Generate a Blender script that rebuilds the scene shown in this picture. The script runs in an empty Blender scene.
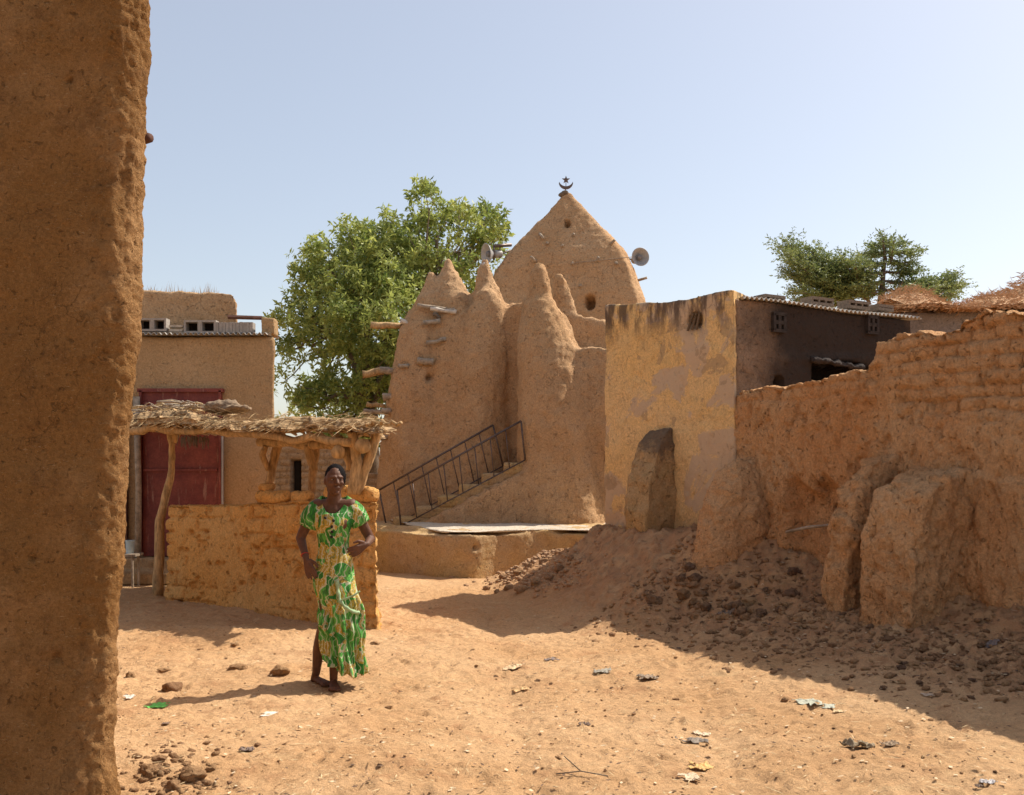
import bpy, bmesh, math, random
import numpy as np
from mathutils import Vector, Matrix

random.seed(7)
RS = np.random.RandomState(11)
F, HY, CZ = 1000.0, 470.0, 1.6
SUN_EL, SUN_AZ = math.radians(51), (0.866, 0.50)     # sun stands to the right and behind the scene
COL = bpy.context.scene.collection


def P(px, py, Y):
    return np.array([(px - 512) * Y / F, Y, CZ + (HY - py) * Y / F])


# ------------------------------------------------------------------ noise
_perm = np.random.RandomState(3).permutation(256)
_perm = np.concatenate([_perm, _perm, _perm])
_g = np.random.RandomState(4).normal(size=(256, 3))
_g /= np.linalg.norm(_g, axis=1)[:, None]


def perlin(p):
    p = np.asarray(p, float)
    i = np.floor(p).astype(int)
    f = p - i
    i &= 255
    u = f * f * f * (f * (f * 6 - 15) + 10)
    r = 0
    for dx in (0, 1):
        wx = u[:, 0] if dx else 1 - u[:, 0]
        for dy in (0, 1):
            wy = u[:, 1] if dy else 1 - u[:, 1]
            for dz in (0, 1):
                wz = u[:, 2] if dz else 1 - u[:, 2]
                h = _perm[_perm[_perm[(i[:, 0] + dx) & 255] + ((i[:, 1] + dy) & 255)] + ((i[:, 2] + dz) & 255)]
                d = f - np.array([dx, dy, dz])
                r = r + wx * wy * wz * (_g[h] * d).sum(1)
    return r * 1.5


def fbm(p, freq=1.0, octv=4, gain=0.5, off=0.0):
    p = np.asarray(p, float) * freq + off
    a, s = 1.0, 0
    for k in range(octv):
        s = s + a * perlin(p)
        p = p * 2.03 + 7.7
        a *= gain
    return s


def sstep(a, b, x):
    t = np.clip((np.asarray(x, float) - a) / (b - a), 0, 1)
    return t * t * (3 - 2 * t)


# ------------------------------------------------------------------ objects
def tag(o, label=None, cat=None, group=None, kind=None):
    if label: o['label'] = label
    if cat: o['category'] = cat
    if group: o['group'] = group
    if kind: o['kind'] = kind
    return o


def thing(name, label, cat, loc=(0, 0, 0), group=None):
    o = bpy.data.objects.new(name, None)
    COL.objects.link(o)
    o.location = [float(c) for c in loc]
    o.empty_display_size = 0.1
    return tag(o, label, cat, group)


def world_loc(o):
    v = np.array(o.location)
    while o.parent:
        o = o.parent
        v = v + np.array(o.location)
    return v


def link(name, me, mats, parent=None, label=None, smooth=False, loc=None):
    o = bpy.data.objects.new(name, me)
    COL.objects.link(o)
    for m in (mats if isinstance(mats, (list, tuple)) else [mats]):
        me.materials.append(m)
    off = np.zeros(3)
    if parent is not None:
        o.parent = parent
        off = world_loc(parent)
    if loc is not None:
        l = np.array(loc, float)
        me.transform(Matrix.Translation(Vector(-l)))
        o.location = l - off
    else:
        me.transform(Matrix.Translation(Vector(-off)))
    if smooth:
        me.polygons.foreach_set('use_smooth', np.ones(len(me.polygons), bool))
    if label: o['label'] = label
    return o


def mesh_np(V, Fc):
    me = bpy.data.meshes.new('mesh')
    V = np.asarray(V, float)
    if isinstance(Fc, np.ndarray):
        n, k = Fc.shape
        me.vertices.add(len(V)); me.vertices.foreach_set('co', V.ravel())
        me.loops.add(n * k); me.loops.foreach_set('vertex_index', Fc.ravel().astype(np.int32))
        me.polygons.add(n)
        me.polygons.foreach_set('loop_start', np.arange(0, n * k, k, dtype=np.int32))
        me.polygons.foreach_set('loop_total', np.full(n, k, np.int32))
        me.update(calc_edges=True)
    else:
        me.from_pydata([tuple(v) for v in V], [], Fc)
        me.update()
    me.validate()
    return me


class Soup:
    """collects closed primitives as vertices and faces"""
    def __init__(s):
        s.V = []; s.F = []

    def add(s, V, Fc):
        b = len(s.V)
        s.V += [tuple(map(float, v)) for v in V]
        s.F += [tuple(b + i for i in f) for f in Fc]
        return s

    def box(s, c, size, rz=0.0, rx=0.0, ry=0.0, jit=0.0):
        R = Matrix.Rotation(rz, 3, 'Z') @ Matrix.Rotation(ry, 3, 'Y') @ Matrix.Rotation(rx, 3, 'X')
        V = []
        for z in (-.5, .5):
            for x, y in ((-.5, -.5), (.5, -.5), (.5, .5), (-.5, .5)):
                v = R @ Vector((x * size[0], y * size[1], z * size[2]))
                V.append((v.x + c[0] + random.uniform(-jit, jit), v.y + c[1] + random.uniform(-jit, jit), v.z + c[2] + random.uniform(-jit, jit)))
        return s.add(V, [(3, 2, 1, 0), (4, 5, 6, 7), (0, 1, 5, 4), (1, 2, 6, 5), (2, 3, 7, 6), (3, 0, 4, 7)])

    def prism(s, poly, ext):
        """poly: list of 3D points (planar loop), ext: 3D vector"""
        n = len(poly)
        poly = [np.array(p, float) for p in poly]
        e = np.array(ext, float)
        V = poly + [p + e for p in poly]
        nrm = sum(np.cross(poly[i], poly[(i + 1) % n]) for i in range(n))
        Fc = [tuple(range(n))[::-1], tuple(range(n, 2 * n))] + [(i, (i + 1) % n, n + (i + 1) % n, n + i) for i in range(n)]
        if np.dot(nrm, e) < 0:
            Fc = [f[::-1] for f in Fc]
        return s.add(V, Fc)

    def rings(s, rings, cap=True):
        """rings: list of arrays (n,3), lofted"""
        n = len(rings[0])
        V = [v for r in rings for v in r]
        Fc = []
        for k in range(len(rings) - 1):
            for i in range(n):
                j = (i + 1) % n
                Fc.append((k * n + i, k * n + j, (k + 1) * n + j, (k + 1) * n + i))
        if cap:
            Fc.append(tuple(range(n))[::-1])
            Fc.append(tuple(range((len(rings) - 1) * n, len(rings) * n)))
        return s.add(V, Fc)

    def zcone(s, prof, n=20, sy=1.0, rz=0.0, power=2.0):
        """prof: list of (x, y, z, rx[, ry]) rings"""
        out = []
        for p in prof:
            rx = p[3]; ry = p[4] if len(p) > 4 else rx * sy
            a = np.arange(n) * 2 * math.pi / n
            c, q = np.cos(a), np.sin(a)
            if power != 2.0:
                c = np.sign(c) * np.abs(c) ** (2 / power); q = np.sign(q) * np.abs(q) ** (2 / power)
            x, y = rx * c, ry * q
            out.append(np.stack([p[0] + x * math.cos(rz) - y * math.sin(rz), p[1] + x * math.sin(rz) + y * math.cos(rz), np.full(n, p[2])], 1))
        return s.rings(out)

    def tube(s, pts, rad, n=8, jit=0.0):
        pts = [np.array(p, float) for p in pts]
        if not isinstance(rad, (list, tuple, np.ndarray)): rad = [rad] * len(pts)
        up = np.array([0, 0, 1.0]); out = []
        d0 = pts[1] - pts[0]
        if abs(d0[2]) > 0.9 * np.linalg.norm(d0): up = np.array([0, 1.0, 0])
        for k, p in enumerate(pts):
            d = pts[min(k + 1, len(pts) - 1)] - pts[max(k - 1, 0)]
            d = d / (np.linalg.norm(d) + 1e-9)
            a = np.cross(up, d); a /= np.linalg.norm(a) + 1e-9
            b = np.cross(d, a)
            t = np.arange(n) * 2 * math.pi / n
            r = rad[k] * (1 + (RS.uniform(-jit, jit, n) if jit else 0))
            out.append(p + (np.cos(t) * r)[:, None] * a + (np.sin(t) * r)[:, None] * b)
        return s.rings(out)

    def ball(s, c, r, nu=14, nv=9, rot=None):
        r = (r, r, r) if not hasattr(r, '__len__') else r
        V = [(0, 0, -1)]
        for j in range(1, nv):
            ph = -math.pi / 2 + math.pi * j / nv
            for i in range(nu):
                t = 2 * math.pi * i / nu
                V.append((math.cos(ph) * math.cos(t), math.cos(ph) * math.sin(t), math.sin(ph)))
        V.append((0, 0, 1))
        V = np.array(V) * np.array(r)
        if rot is not None: V = V @ np.array(rot.to_3x3()).T
        V = V + np.array(c)
        Fc = []
        for i in range(nu):
            Fc.append((0, 1 + (i + 1) % nu, 1 + i))
            for j in range(nv - 2):
                a = 1 + j * nu
                Fc.append((a + i, a + (i + 1) % nu, a + nu + (i + 1) % nu, a + nu + i))
            Fc.append((1 + (nv - 2) * nu + i, 1 + (nv - 2) * nu + (i + 1) % nu, len(V) - 1))
        return s.add(V, Fc)

    def capsule(s, a, b, ra, rb, n=14):
        a, b = np.array(a, float), np.array(b, float)
        s.tube([a, b], [ra, rb], n); s.ball(a, ra, n); s.ball(b, rb, n)
        return s

    def mesh(s):
        return mesh_np(s.V, s.F)

    def remesh(s, voxel, smooth=2, disp=None, fac=0.5):
        me = s.mesh()
        o = bpy.data.objects.new('temp', me)
        COL.objects.link(o)
        m = o.modifiers.new('r', 'REMESH'); m.mode = 'VOXEL'; m.voxel_size = voxel
        if smooth:
            m = o.modifiers.new('s', 'SMOOTH'); m.factor = fac; m.iterations = smooth
        dg = bpy.context.evaluated_depsgraph_get()
        out = bpy.data.meshes.new_from_object(o.evaluated_get(dg))
        bpy.data.objects.remove(o); bpy.data.meshes.remove(me)
        if disp is not None: displace(out, disp)
        out.polygons.foreach_set('use_smooth', np.ones(len(out.polygons), bool))
        return out


def displace(me, fn):
    n = len(me.vertices)
    V = np.empty(n * 3); me.vertices.foreach_get('co', V); V = V.reshape(-1, 3)
    N = np.empty(n * 3); me.vertex_normals.foreach_get('vector', N); N = N.reshape(-1, 3)
    d = fn(V, N)
    if d.ndim == 1: V = V + N * d[:, None]
    else: V = V + d
    me.vertices.foreach_set('co', V.ravel()); me.update()


# ------------------------------------------------------------------ materials
class NT:
    def __init__(s, name):
        s.m = bpy.data.materials.new(name); s.m.use_nodes = True
        s.t = s.m.node_tree; s.b = s.t.nodes['Principled BSDF']
        s.b.inputs['Specular IOR Level'].default_value = 0.12
        s.tc = s.t.nodes.new('ShaderNodeTexCoord')
        geo = s.t.nodes.new('ShaderNodeNewGeometry'); s.geo = geo
        s.pos = geo.outputs['Position']

    def n(s, typ, props=None, **inp):
        nd = s.t.nodes.new(typ)
        for k, v in (props or {}).items(): setattr(nd, k, v)
        for k, v in inp.items():
            k = k.replace('_', ' ')
            sock = nd.inputs[int(k)] if k.isdigit() else nd.inputs[k]
            s.set(sock, v)
        return nd

    def set(s, sock, v):
        if isinstance(v, bpy.types.NodeSocket): s.t.links.new(v, sock)
        else: sock.default_value = v

    def i(s, nd, idx, v):
        s.set(nd.inputs[idx], v)

    def mapped(s, scale):
        m = s.n('ShaderNodeMapping', Vector=s.pos); m.inputs['Scale'].default_value = scale
        return m.outputs[0]

    def noise(s, scale, detail=5, rough=0.6, vec=None, dist=0.0):
        nd = s.n('ShaderNodeTexNoise', Vector=vec or s.pos, Scale=scale, Detail=detail, Roughness=rough, Distortion=dist)
        return nd.outputs['Fac']

    def ramp(s, fac, a, b, va=0.0, vb=1.0):
        nd = s.n('ShaderNodeMapRange', {'interpolation_type': 'SMOOTHSTEP'}, Value=fac)
        for k, v in zip(('From Min', 'From Max', 'To Min', 'To Max'), (a, b, va, vb)): nd.inputs[k].default_value = v
        return nd.outputs[0]

    def mix(s, fac, a, b, mode='MIX'):
        nd = s.n('ShaderNodeMix', {'data_type': 'RGBA', 'blend_type': mode})
        s.i(nd, 0, fac)
        for k, v in ((6, a), (7, b)):
            s.i(nd, k, (*v, 1) if isinstance(v, tuple) and len(v) == 3 else v)
        return nd.outputs[2]

    def math(s, op, a, b=0.0, c=None):
        nd = s.n('ShaderNodeMath', {'operation': op}); s.i(nd, 0, a); s.i(nd, 1, b)
        if c is not None: s.i(nd, 2, c)
        return nd.outputs[0]

    def scalecol(s, col, f):
        nd = s.n('ShaderNodeVectorMath', {'operation': 'SCALE'}); s.i(nd, 0, col); s.i(nd, 'Scale', f)
        return nd.outputs[0]

    def xyz(s):
        return s.n('ShaderNodeSeparateXYZ', Vector=s.pos).outputs

    def bump(s, h, dist=0.02, strength=1.0, prev=None):
        nd = s.n('ShaderNodeBump', Height=h); nd.inputs['Distance'].default_value = dist; nd.inputs['Strength'].default_value = strength
        if prev is not None: s.t.links.new(prev, nd.inputs['Normal'])
        return nd.outputs[0]

    def out(s, col, normal=None, rough=0.95):
        if isinstance(col, tuple): s.b.inputs['Base Color'].default_value = (*col, 1)
        else: s.t.links.new(col, s.b.inputs['Base Color'])
        if normal is not None: s.t.links.new(normal, s.b.inputs['Normal'])
        s.b.inputs['Roughness'].default_value = rough
        return s.m


def mud(name, a, b, dark=None, sc=1.0, bump=0.014, streak=0.3, straw=0.25, pits=0.5, extra=None, crack=0.35):
    """plastered earth: two mixed tones, vertical wash streaks, straw flecks, pits, rough relief"""
    t = NT(name)
    dark = dark or tuple(c * 0.55 for c in a)
    big = t.noise(0.7 * sc, 4, 0.6)
    mid = t.noise(5 * sc, 6, 0.68)
    fine = t.noise(38 * sc, 6, 0.75)
    grain = t.noise(150 * sc, 3, 0.7)
    st = t.noise(1.0, 5, 0.6, vec=t.mapped((7 * sc, 7 * sc, 0.7 * sc)))
    col = t.mix(t.ramp(big, .38, .62), a, b)
    col = t.mix(t.math('MULTIPLY', t.ramp(mid, .5, .72), 0.55), col, dark)
    col = t.mix(t.math('MULTIPLY', t.ramp(st, .5, .75), streak), col, dark)
    col = t.scalecol(col, t.ramp(fine, .25, .75, .74, 1.24))
    col = t.scalecol(col, t.ramp(grain, .3, .7, .86, 1.14))
    if straw:
        sv = t.noise(1.0, 2, 0.5, vec=t.mapped((30 * sc, 30 * sc, 130 * sc)), dist=1.5)
        col = t.mix(t.math('MULTIPLY', t.ramp(sv, .66, .72), straw), col, (.62, .47, .27))
    pv = t.noise(24 * sc, 2, 0.4, dist=0.6)
    pit = t.ramp(pv, .64, .74)
    col = t.mix(t.math('MULTIPLY', pit, pits), col, tuple(c * .45 for c in dark))
    cv = t.n('ShaderNodeVectorMath', {'operation': 'ADD'}); t.i(cv, 0, t.mapped((2.2 * sc, 2.2 * sc, 1.5 * sc)))
    t.i(cv, 1, t.scalecol(t.n('ShaderNodeTexNoise', Vector=t.pos, Scale=5.0 * sc, Detail=4.0).outputs['Color'], .55))
    ed = t.n('ShaderNodeTexVoronoi', {'feature': 'DISTANCE_TO_EDGE'}, Vector=cv.outputs[0], Scale=1.6).outputs['Distance']
    ck = t.math('MULTIPLY', t.ramp(ed, .013, .003), t.ramp(t.noise(1.7 * sc, 3, .6), .50, .62))
    if extra: col = extra(t, col)
    col = t.mix(t.math('MULTIPLY', ck, crack), col, tuple(c * .4 for c in dark))
    h = t.math('ADD', t.math('MULTIPLY', mid, 1.2), t.math('MULTIPLY', fine, .8))
    h = t.math('SUBTRACT', h, t.math('ADD', t.math('MULTIPLY', pit, .8), t.math('MULTIPLY', ck, crack)))
    nb = t.bump(h, bump * 2.2, 1.0)
    nb = t.bump(grain, bump * .35, .8, nb)
    return t.out(col, nb)


def simple(name, col, var=0.25, sc=20, rough=0.8, bump=0.003, metal=0.0, spec=0.2, stretch=(1, 1, 1)):
    t = NT(name)
    v = t.noise(1.0, 5, .65, vec=t.mapped(tuple(sc * q for q in stretch)))
    c = t.scalecol(t.mix(0.0, col, col), t.ramp(v, .25, .75, 1 - var, 1 + var))
    t.b.inputs['Metallic'].default_value = metal
    t.b.inputs['Specular IOR Level'].default_value = spec
    return t.out(c, t.bump(v, bump), rough)


M = {}
M['mosque'] = mud('mosque plaster', (.50, .30, .152), (.54, .345, .19), (.41, .24, .127), bump=.014, straw=.15, pits=.25)
M['pillar'] = mud('pillar plaster', (.33, .165, .055), (.47, .26, .11), (.18, .085, .033), bump=.018, straw=.55, streak=.15, sc=1.6)
M['kiosk'] = mud('kiosk mud', (.72, .36, .105), (.72, .41, .15), (.56, .27, .085), bump=.014, streak=.15)
M['rwall'] = mud('compound mud', (.64, .325, .14), (.68, .40, .20), (.50, .255, .11), bump=.020, streak=.2, pits=.6)
M['house'] = mud('house plaster', (.40, .26, .135), (.45, .30, .165), (.32, .20, .10), bump=.006, streak=.35, straw=.1, pits=.2)
M['brick'] = mud('pale brick', (.46, .32, .20), (.50, .36, .23), bump=.01)
M['platform'] = mud('platform render', (.50, .33, .14), (.46, .31, .17), (.34, .2, .09), bump=.008, pits=.3)
M['cement'] = mud('cement', (.50, .43, .34), (.55, .47, .37), bump=.005, straw=0, streak=.1, pits=.2)
M['clod'] = mud('dry clods', (.44, .26, .13), (.34, .19, .10), bump=.01, sc=3)
M['darkclod'] = mud('charred clods', (.22, .13, .08), (.32, .18, .09), (.09, .055, .04), bump=.012, sc=3)
M['palelump'] = mud('pale lumps', (.54, .34, .20), (.48, .29, .16), bump=.008, sc=3)
M['wood'] = simple('weathered pole', (.42, .27, .13), .45, 26, .85, .005, stretch=(1, 1, .3))
M['wood2'] = simple('grey wood', (.33, .26, .19), .4, 14, .85, .008)
M['darkwood'] = simple('dark brown wood', (.10, .045, .03), .3, 14, .8, .004)
M['straw'] = simple('straw', (.55, .41, .23), .4, 30, .9, .01, stretch=(1, 1, 4))
M['strawred'] = simple('reddish straw', (.50, .30, .16), .4, 30, .9, .01)
M['thatch'] = simple('thatch mat', (.38, .25, .13), .45, 18, .9, .03)
M['sheet'] = simple('corrugated metal', (.50, .47, .43), .25, 9, .5, .001, .6, .4)
M['rust'] = simple('rusty metal', (.13, .06, .035), .4, 25, .6, .001, .4, .4)
M['brownblock'] = simple('sooty brown block', (.17, .13, .10), .25, 30, .95, .006)
M['block'] = simple('concrete block', (.33, .29, .25), .2, 30, .95, .006)
M['dark'] = simple('black opening shade', (.018, .014, .012), .2, 5, 1, .001)  # black colour standing in for shade inside vents, slit and kitchen opening
M['horn'] = simple('horn grey', (.36, .35, .34), .12, 12, .55, .0005, 0, .4)
M['horndark'] = simple('horn inner grey', (.20, .19, .19), .15, 12, .6, .0005, 0, .3)
M['steel'] = simple('dark steel', (.13, .095, .08), .3, 20, .5, .0005, .5, .4)
M['white'] = simple('pale tip', (.56, .47, .40), .1, 20, .8, .002)
M['bark'] = simple('bark', (.16, .12, .085), .35, 14, .9, .01, stretch=(3, 3, 1))


def gate_mat():
    t = NT('oxide red gate paint')
    n1 = t.noise(3, 6, .7); n2 = t.noise(1.0, 4, .6, vec=t.mapped((18, 18, 2)))
    c = t.mix(t.ramp(n1, .35, .7), (.15, .03, .025), (.24, .06, .042))
    c = t.mix(t.math('MULTIPLY', t.ramp(n2, .58, .7), .5), c, (.42, .25, .18))
    c = t.scalecol(c, t.ramp(t.noise(40, 4, .7), .3, .7, .8, 1.15))
    t.b.inputs['Specular IOR Level'].default_value = .3
    return t.out(c, t.bump(n1, .004), .55)


M['gate'] = gate_mat()


def ochre_extra(t, col):
    z = t.xyz()[2]
    big = t.noise(1.1, 9, .62, dist=.6); b2 = t.noise(2.2, 9, .65, dist=.4)
    col = t.mix(t.math('MULTIPLY', t.ramp(big, .525, .55), .9), col, (.52, .37, .245))
    col = t.mix(t.math('MULTIPLY', t.ramp(b2, .575, .59), .6), col, (.34, .235, .14))
    top = t.math('MULTIPLY', t.ramp(z, 3.15, 3.62), t.ramp(t.noise(1, 6, .7, vec=t.mapped((5, 5, 1.2))), .42, .56))
    col = t.mix(t.math('MULTIPLY', top, .85), col, (.075, .05, .04))
    low = t.math('MULTIPLY', t.ramp(z, 1.4, .7), t.ramp(b2, .4, .6))
    return t.mix(t.math('MULTIPLY', low, .5), col, (.45, .26, .13))


M['ochre'] = mud('ochre plaster', (.70, .44, .178), (.68, .45, .215), (.42, .28, .14), bump=.005, streak=.25, straw=.05, pits=.15, extra=ochre_extra)


def soot_and_dark_extra(t, col):
    # soot stain round the cooking opening, then black core painted for its unlit inside
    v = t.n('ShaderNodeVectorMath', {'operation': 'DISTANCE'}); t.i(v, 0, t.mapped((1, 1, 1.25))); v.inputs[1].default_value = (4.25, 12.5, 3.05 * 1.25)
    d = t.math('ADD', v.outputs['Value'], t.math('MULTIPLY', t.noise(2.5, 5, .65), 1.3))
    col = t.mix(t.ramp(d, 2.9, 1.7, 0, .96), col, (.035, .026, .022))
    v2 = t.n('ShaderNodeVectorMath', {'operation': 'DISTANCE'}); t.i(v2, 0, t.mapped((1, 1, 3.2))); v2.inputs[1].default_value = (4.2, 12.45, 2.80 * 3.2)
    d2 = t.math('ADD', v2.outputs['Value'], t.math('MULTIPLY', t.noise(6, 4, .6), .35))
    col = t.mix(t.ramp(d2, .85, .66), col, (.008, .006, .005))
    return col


M['soot'] = mud('sooty plaster', (.38, .25, .16), (.34, .22, .14), (.25, .16, .10), bump=.010, extra=soot_and_dark_extra)


def finmat():
    def ex(t, col):
        z = t.xyz()[2]
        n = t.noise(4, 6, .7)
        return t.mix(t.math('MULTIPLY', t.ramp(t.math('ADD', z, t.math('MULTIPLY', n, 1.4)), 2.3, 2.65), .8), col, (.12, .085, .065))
    return mud('fin plaster', (.56, .36, .15), (.46, .29, .14), bump=.012, extra=ex)


M['fin'] = finmat()


def sand():
    t = NT('sandy earth')
    big = t.noise(.45, 5, .6, dist=.5); mid = t.noise(2.6, 7, .7); fine = t.noise(28, 7, .75); grain = t.noise(170, 3, .7)
    col = t.mix(t.ramp(big, .35, .65), (.505, .293, .140), (.59, .370, .195))
    col = t.mix(t.math('MULTIPLY', t.ramp(mid, .52, .7), .6), col, (.38, .19, .09))
    col = t.mix(t.math('MULTIPLY', t.ramp(t.noise(1.0, 6, .7, vec=t.mapped((1.5, 4, 1))), .55, .7), .4), col, (.64, .44, .235))
    # packed dark refuse on the bank by the wall
    at = t.n('ShaderNodeAttribute', {'attribute_name': 'bank'}).outputs['Fac']
    bm = t.math('MULTIPLY', at, t.ramp(t.noise(3.5, 7, .75), .30, .62))
    col = t.mix(t.math('MULTIPLY', bm, .75), col, (.36, .18, .09))
    col = t.mix(t.math('MULTIPLY', t.math('MULTIPLY', at, t.ramp(t.noise(14, 6, .8), .52, .66)), .7), col, (.20, .115, .065))
    col = t.scalecol(col, t.ramp(fine, .25, .75, .80, 1.18))
    col = t.scalecol(col, t.ramp(grain, .3, .7, .84, 1.16))
    pv = t.ramp(t.noise(16, 3, .6, dist=.8), .66, .72)
    col = t.mix(t.math('MULTIPLY', pv, .45), col, (.20, .12, .07))
    wv = t.ramp(t.noise(21, 3, .6, dist=1.2), .69, .73)
    col = t.mix(t.math('MULTIPLY', wv, .6), col, (.72, .58, .42))
    h = t.math('ADD', t.math('MULTIPLY', mid, 1.2), t.math('MULTIPLY', fine, .5))
    nb = t.bump(h, .05, .9); nb = t.bump(grain, .006, .8, nb)
    return t.out(col, nb)


M['sand'] = sand()


def leafmat(name, c1, c2, trans=.35):
    t = NT(name)
    at = t.n('ShaderNodeAttribute', {'attribute_name': 'tint'}).outputs['Fac']
    col = t.mix(at, c1, c2)
    t.b.inputs['Specular IOR Level'].default_value = .35
    m = t.out(col, None, .5)
    tr = t.n('ShaderNodeBsdfTranslucent'); t.t.links.new(t.scalecol(col, 1.5), tr.inputs[0])
    mx = t.n('ShaderNodeMixShader'); mx.inputs[0].default_value = trans
    outn = t.t.nodes['Material Output']
    t.t.links.new(t.b.outputs[0], mx.inputs[1]); t.t.links.new(tr.outputs[0], mx.inputs[2]); t.t.links.new(mx.outputs[0], outn.inputs[0])
    return m


M['leaf'] = leafmat('broad leaves', (.07, .12, .022), (.42, .45, .12))
M['leaf2'] = leafmat('feathery leaves', (.10, .14, .05), (.22, .25, .08), .3)

# ------------------------------------------------------------------ ground shape
C0 = np.array([2.6, 11.6]); WD = np.array([.494, -.87]); WN = np.array([-.87, -.494]); L0 = np.array([1.22, 13.3])


def seg_dist(x, y, a, b):
    ab = b - a; t = np.clip(((x - a[0]) * ab[0] + (y - a[1]) * ab[1]) / (ab @ ab), 0, 1)
    return np.hypot(x - a[0] - t * ab[0], y - a[1] - t * ab[1]), t


W1 = C0 + WD * 7.5


def bankinfo(x, y):
    d1, t1 = seg_dist(x, y, C0, W1); d2, t2 = seg_dist(x, y, L0, C0)
    side = (x - C0[0]) * WN[0] + (y - C0[1]) * WN[1]
    use1 = d1 < d2
    d = np.where(use1, d1, d2)
    H = np.where(use1, .56 + .34 * sstep(1.5, .1, t1 * 7.5), .90)
    w = np.where(use1, 2.5 - .05 * t1 * 7.5, 1.55 + .95 * t2)
    behind = (side < 0) & use1
    d = np.where(behind, 0, d)
    return d, H, w, use1, t1 * 7.5, t2


def ground_z(x, y):
    x = np.asarray(x, float); y = np.asarray(y, float)
    d, H, w, use1_, tt_, t2_ = bankinfo(x, y)
    pl = np.where(use1_, .5 * sstep(.7, 0, tt_), .12 + .4 * sstep(.0, .5, t2_))
    s = np.clip(1 - (d - pl) / (w - pl), 0, 1)
    z = H * (s ** np.where(use1_ & (d >= 0), 1.6 + .7 * sstep(.3, 1.5, tt_), 1.6))
    z = z + .36 * np.exp(-(((x - .42) / .6) ** 2 + ((y - 14.2) / .55) ** 2))
    p = np.stack([x, y, np.zeros_like(x)], -1).reshape(-1, 3)
    shp = x.shape
    near = sstep(60, 25, np.hypot(x, y))
    z = z + (fbm(p, .45, 3, .5).reshape(shp) * .05 + fbm(p, 2.1, 3, .5, 5).reshape(shp) * .016) * near
    # hummock left of the woman and mound in the left foreground
    z = z + .05 * np.exp(-(((x + 1.9) / .6) ** 2 + ((y - 7.95) / .35) ** 2))
    z = z + .16 * np.exp(-(((x + 2.2) / .7) ** 2 + ((y - 5.2) / .6) ** 2))
    z = z + .07 * np.exp(-(((x + 3.0) / 1.6) ** 2 + ((y - 9.3) / .6) ** 2))
    z = z + .07 * np.exp(-(((x + .55) / .9) ** 2 + ((y - 5.4) / .8) ** 2)) - .03 * np.exp(-((x - 1.25 - .10 * (y - 6)) / .16) ** 2) * near - .025 * np.exp(-((x - .05 + .05 * (y - 6)) / .14) ** 2) * near
    # worn hollow of the path
    z = z - .06 * np.exp(-((x - .3 - .05 * (y - 6)) / 1.3) ** 2) * near
    bk = sstep(.05, .45, s)
    z = z + bk * (fbm(p, 3.2, 4, .6, 9).reshape(shp) * .045)
    return z


def gz(x, y):
    return float(ground_z(np.array([x]), np.array([y]))[0])


def on_ground(px, py):
    """where the sight line of a pixel meets the ground"""
    Y = np.arange(3.5, 30, .02)
    x = (px - 512) * Y / F; z = CZ + (HY - py) * Y / F
    g = ground_z(x, Y)
    k = np.argmax(z <= g)
    return np.array([x[k], Y[k], g[k]])


def build_ground():
    def axis(lo, hi, st, far_lo, far_hi):
        core = np.arange(lo, hi, st)
        up = [core[-1]]; s = st
        while up[-1] < far_hi: s *= 1.22; up.append(up[-1] + s)
        dn = [core[0]]; s = st
        while dn[-1] > far_lo: s *= 1.22; dn.append(dn[-1] - s)
        return np.array(dn[:0:-1] + list(core) + up[1:])
    xs = axis(-4.6, 5.0, .026, -900, 900); ys = axis(4.3, 13.4, .026, -60, 1500)
    X, Y = np.meshgrid(xs, ys, indexing='xy')
    Z = ground_z(X, Y)
    d, H, w, _u, _t, _t2 = bankinfo(X, Y)
    s = sstep(.0, .5, 1 - d / w)
    p = np.stack([X, Y, Z * 0], -1).reshape(-1, 3)
    core = (sstep(5.6, 4.9, np.abs(X)) * sstep(15, 13.3, Y))
    Z = Z + core * (fbm(p, 7, 5, .65, 3).reshape(Z.shape) * .014 + np.maximum(0, fbm(p, 14, 2, .5, 21).reshape(Z.shape) - .25) * .035
                    + s * np.maximum(0, fbm(p, 8, 4, .65, 13).reshape(Z.shape)) * .055)
    # scuffs and old footprints
    r_ = np.random.RandomState(5)
    for k in range(420):
        yy = 4.5 + 7.5 * r_.rand(); xx = (-.42 + .9 * r_.rand()) * yy; a = r_.normal(1.2, .7); L = r_.uniform(.05, .13); Wd = L * r_.uniform(.3, .5); dp = r_.uniform(.008, .026)
        i0, i1 = np.searchsorted(xs, xx - .3), np.searchsorted(xs, xx + .3); j0, j1 = np.searchsorted(ys, yy - .3), np.searchsorted(ys, yy + .3)
        sx, sy = X[j0:j1, i0:i1] - xx, Y[j0:j1, i0:i1] - yy
        u, v = sx * math.cos(a) + sy * math.sin(a), -sx * math.sin(a) + sy * math.cos(a)
        q = (u / L) ** 2 + (v / Wd) ** 2
        Z[j0:j1, i0:i1] += dp * (-np.exp(-q * 1.2) + .55 * np.exp(-(np.sqrt(q) - 1.5) ** 2 * 5))
    ny, nx = X.shape
    V = np.stack([X, Y, Z], -1).reshape(-1, 3)
    i = np.arange(ny - 1)[:, None] * nx + np.arange(nx - 1)[None]
    Fc = np.stack([i, i + 1, i + 1 + nx, i + nx], -1).reshape(-1, 4)
    me = mesh_np(V, Fc)
    at = me.attributes.new('bank', 'FLOAT', 'POINT'); at.data.foreach_set('value', s.ravel().astype(np.float32))
    o = link('ground', me, M['sand'], smooth=True)
    tag(o, kind='structure')


build_ground()
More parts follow.
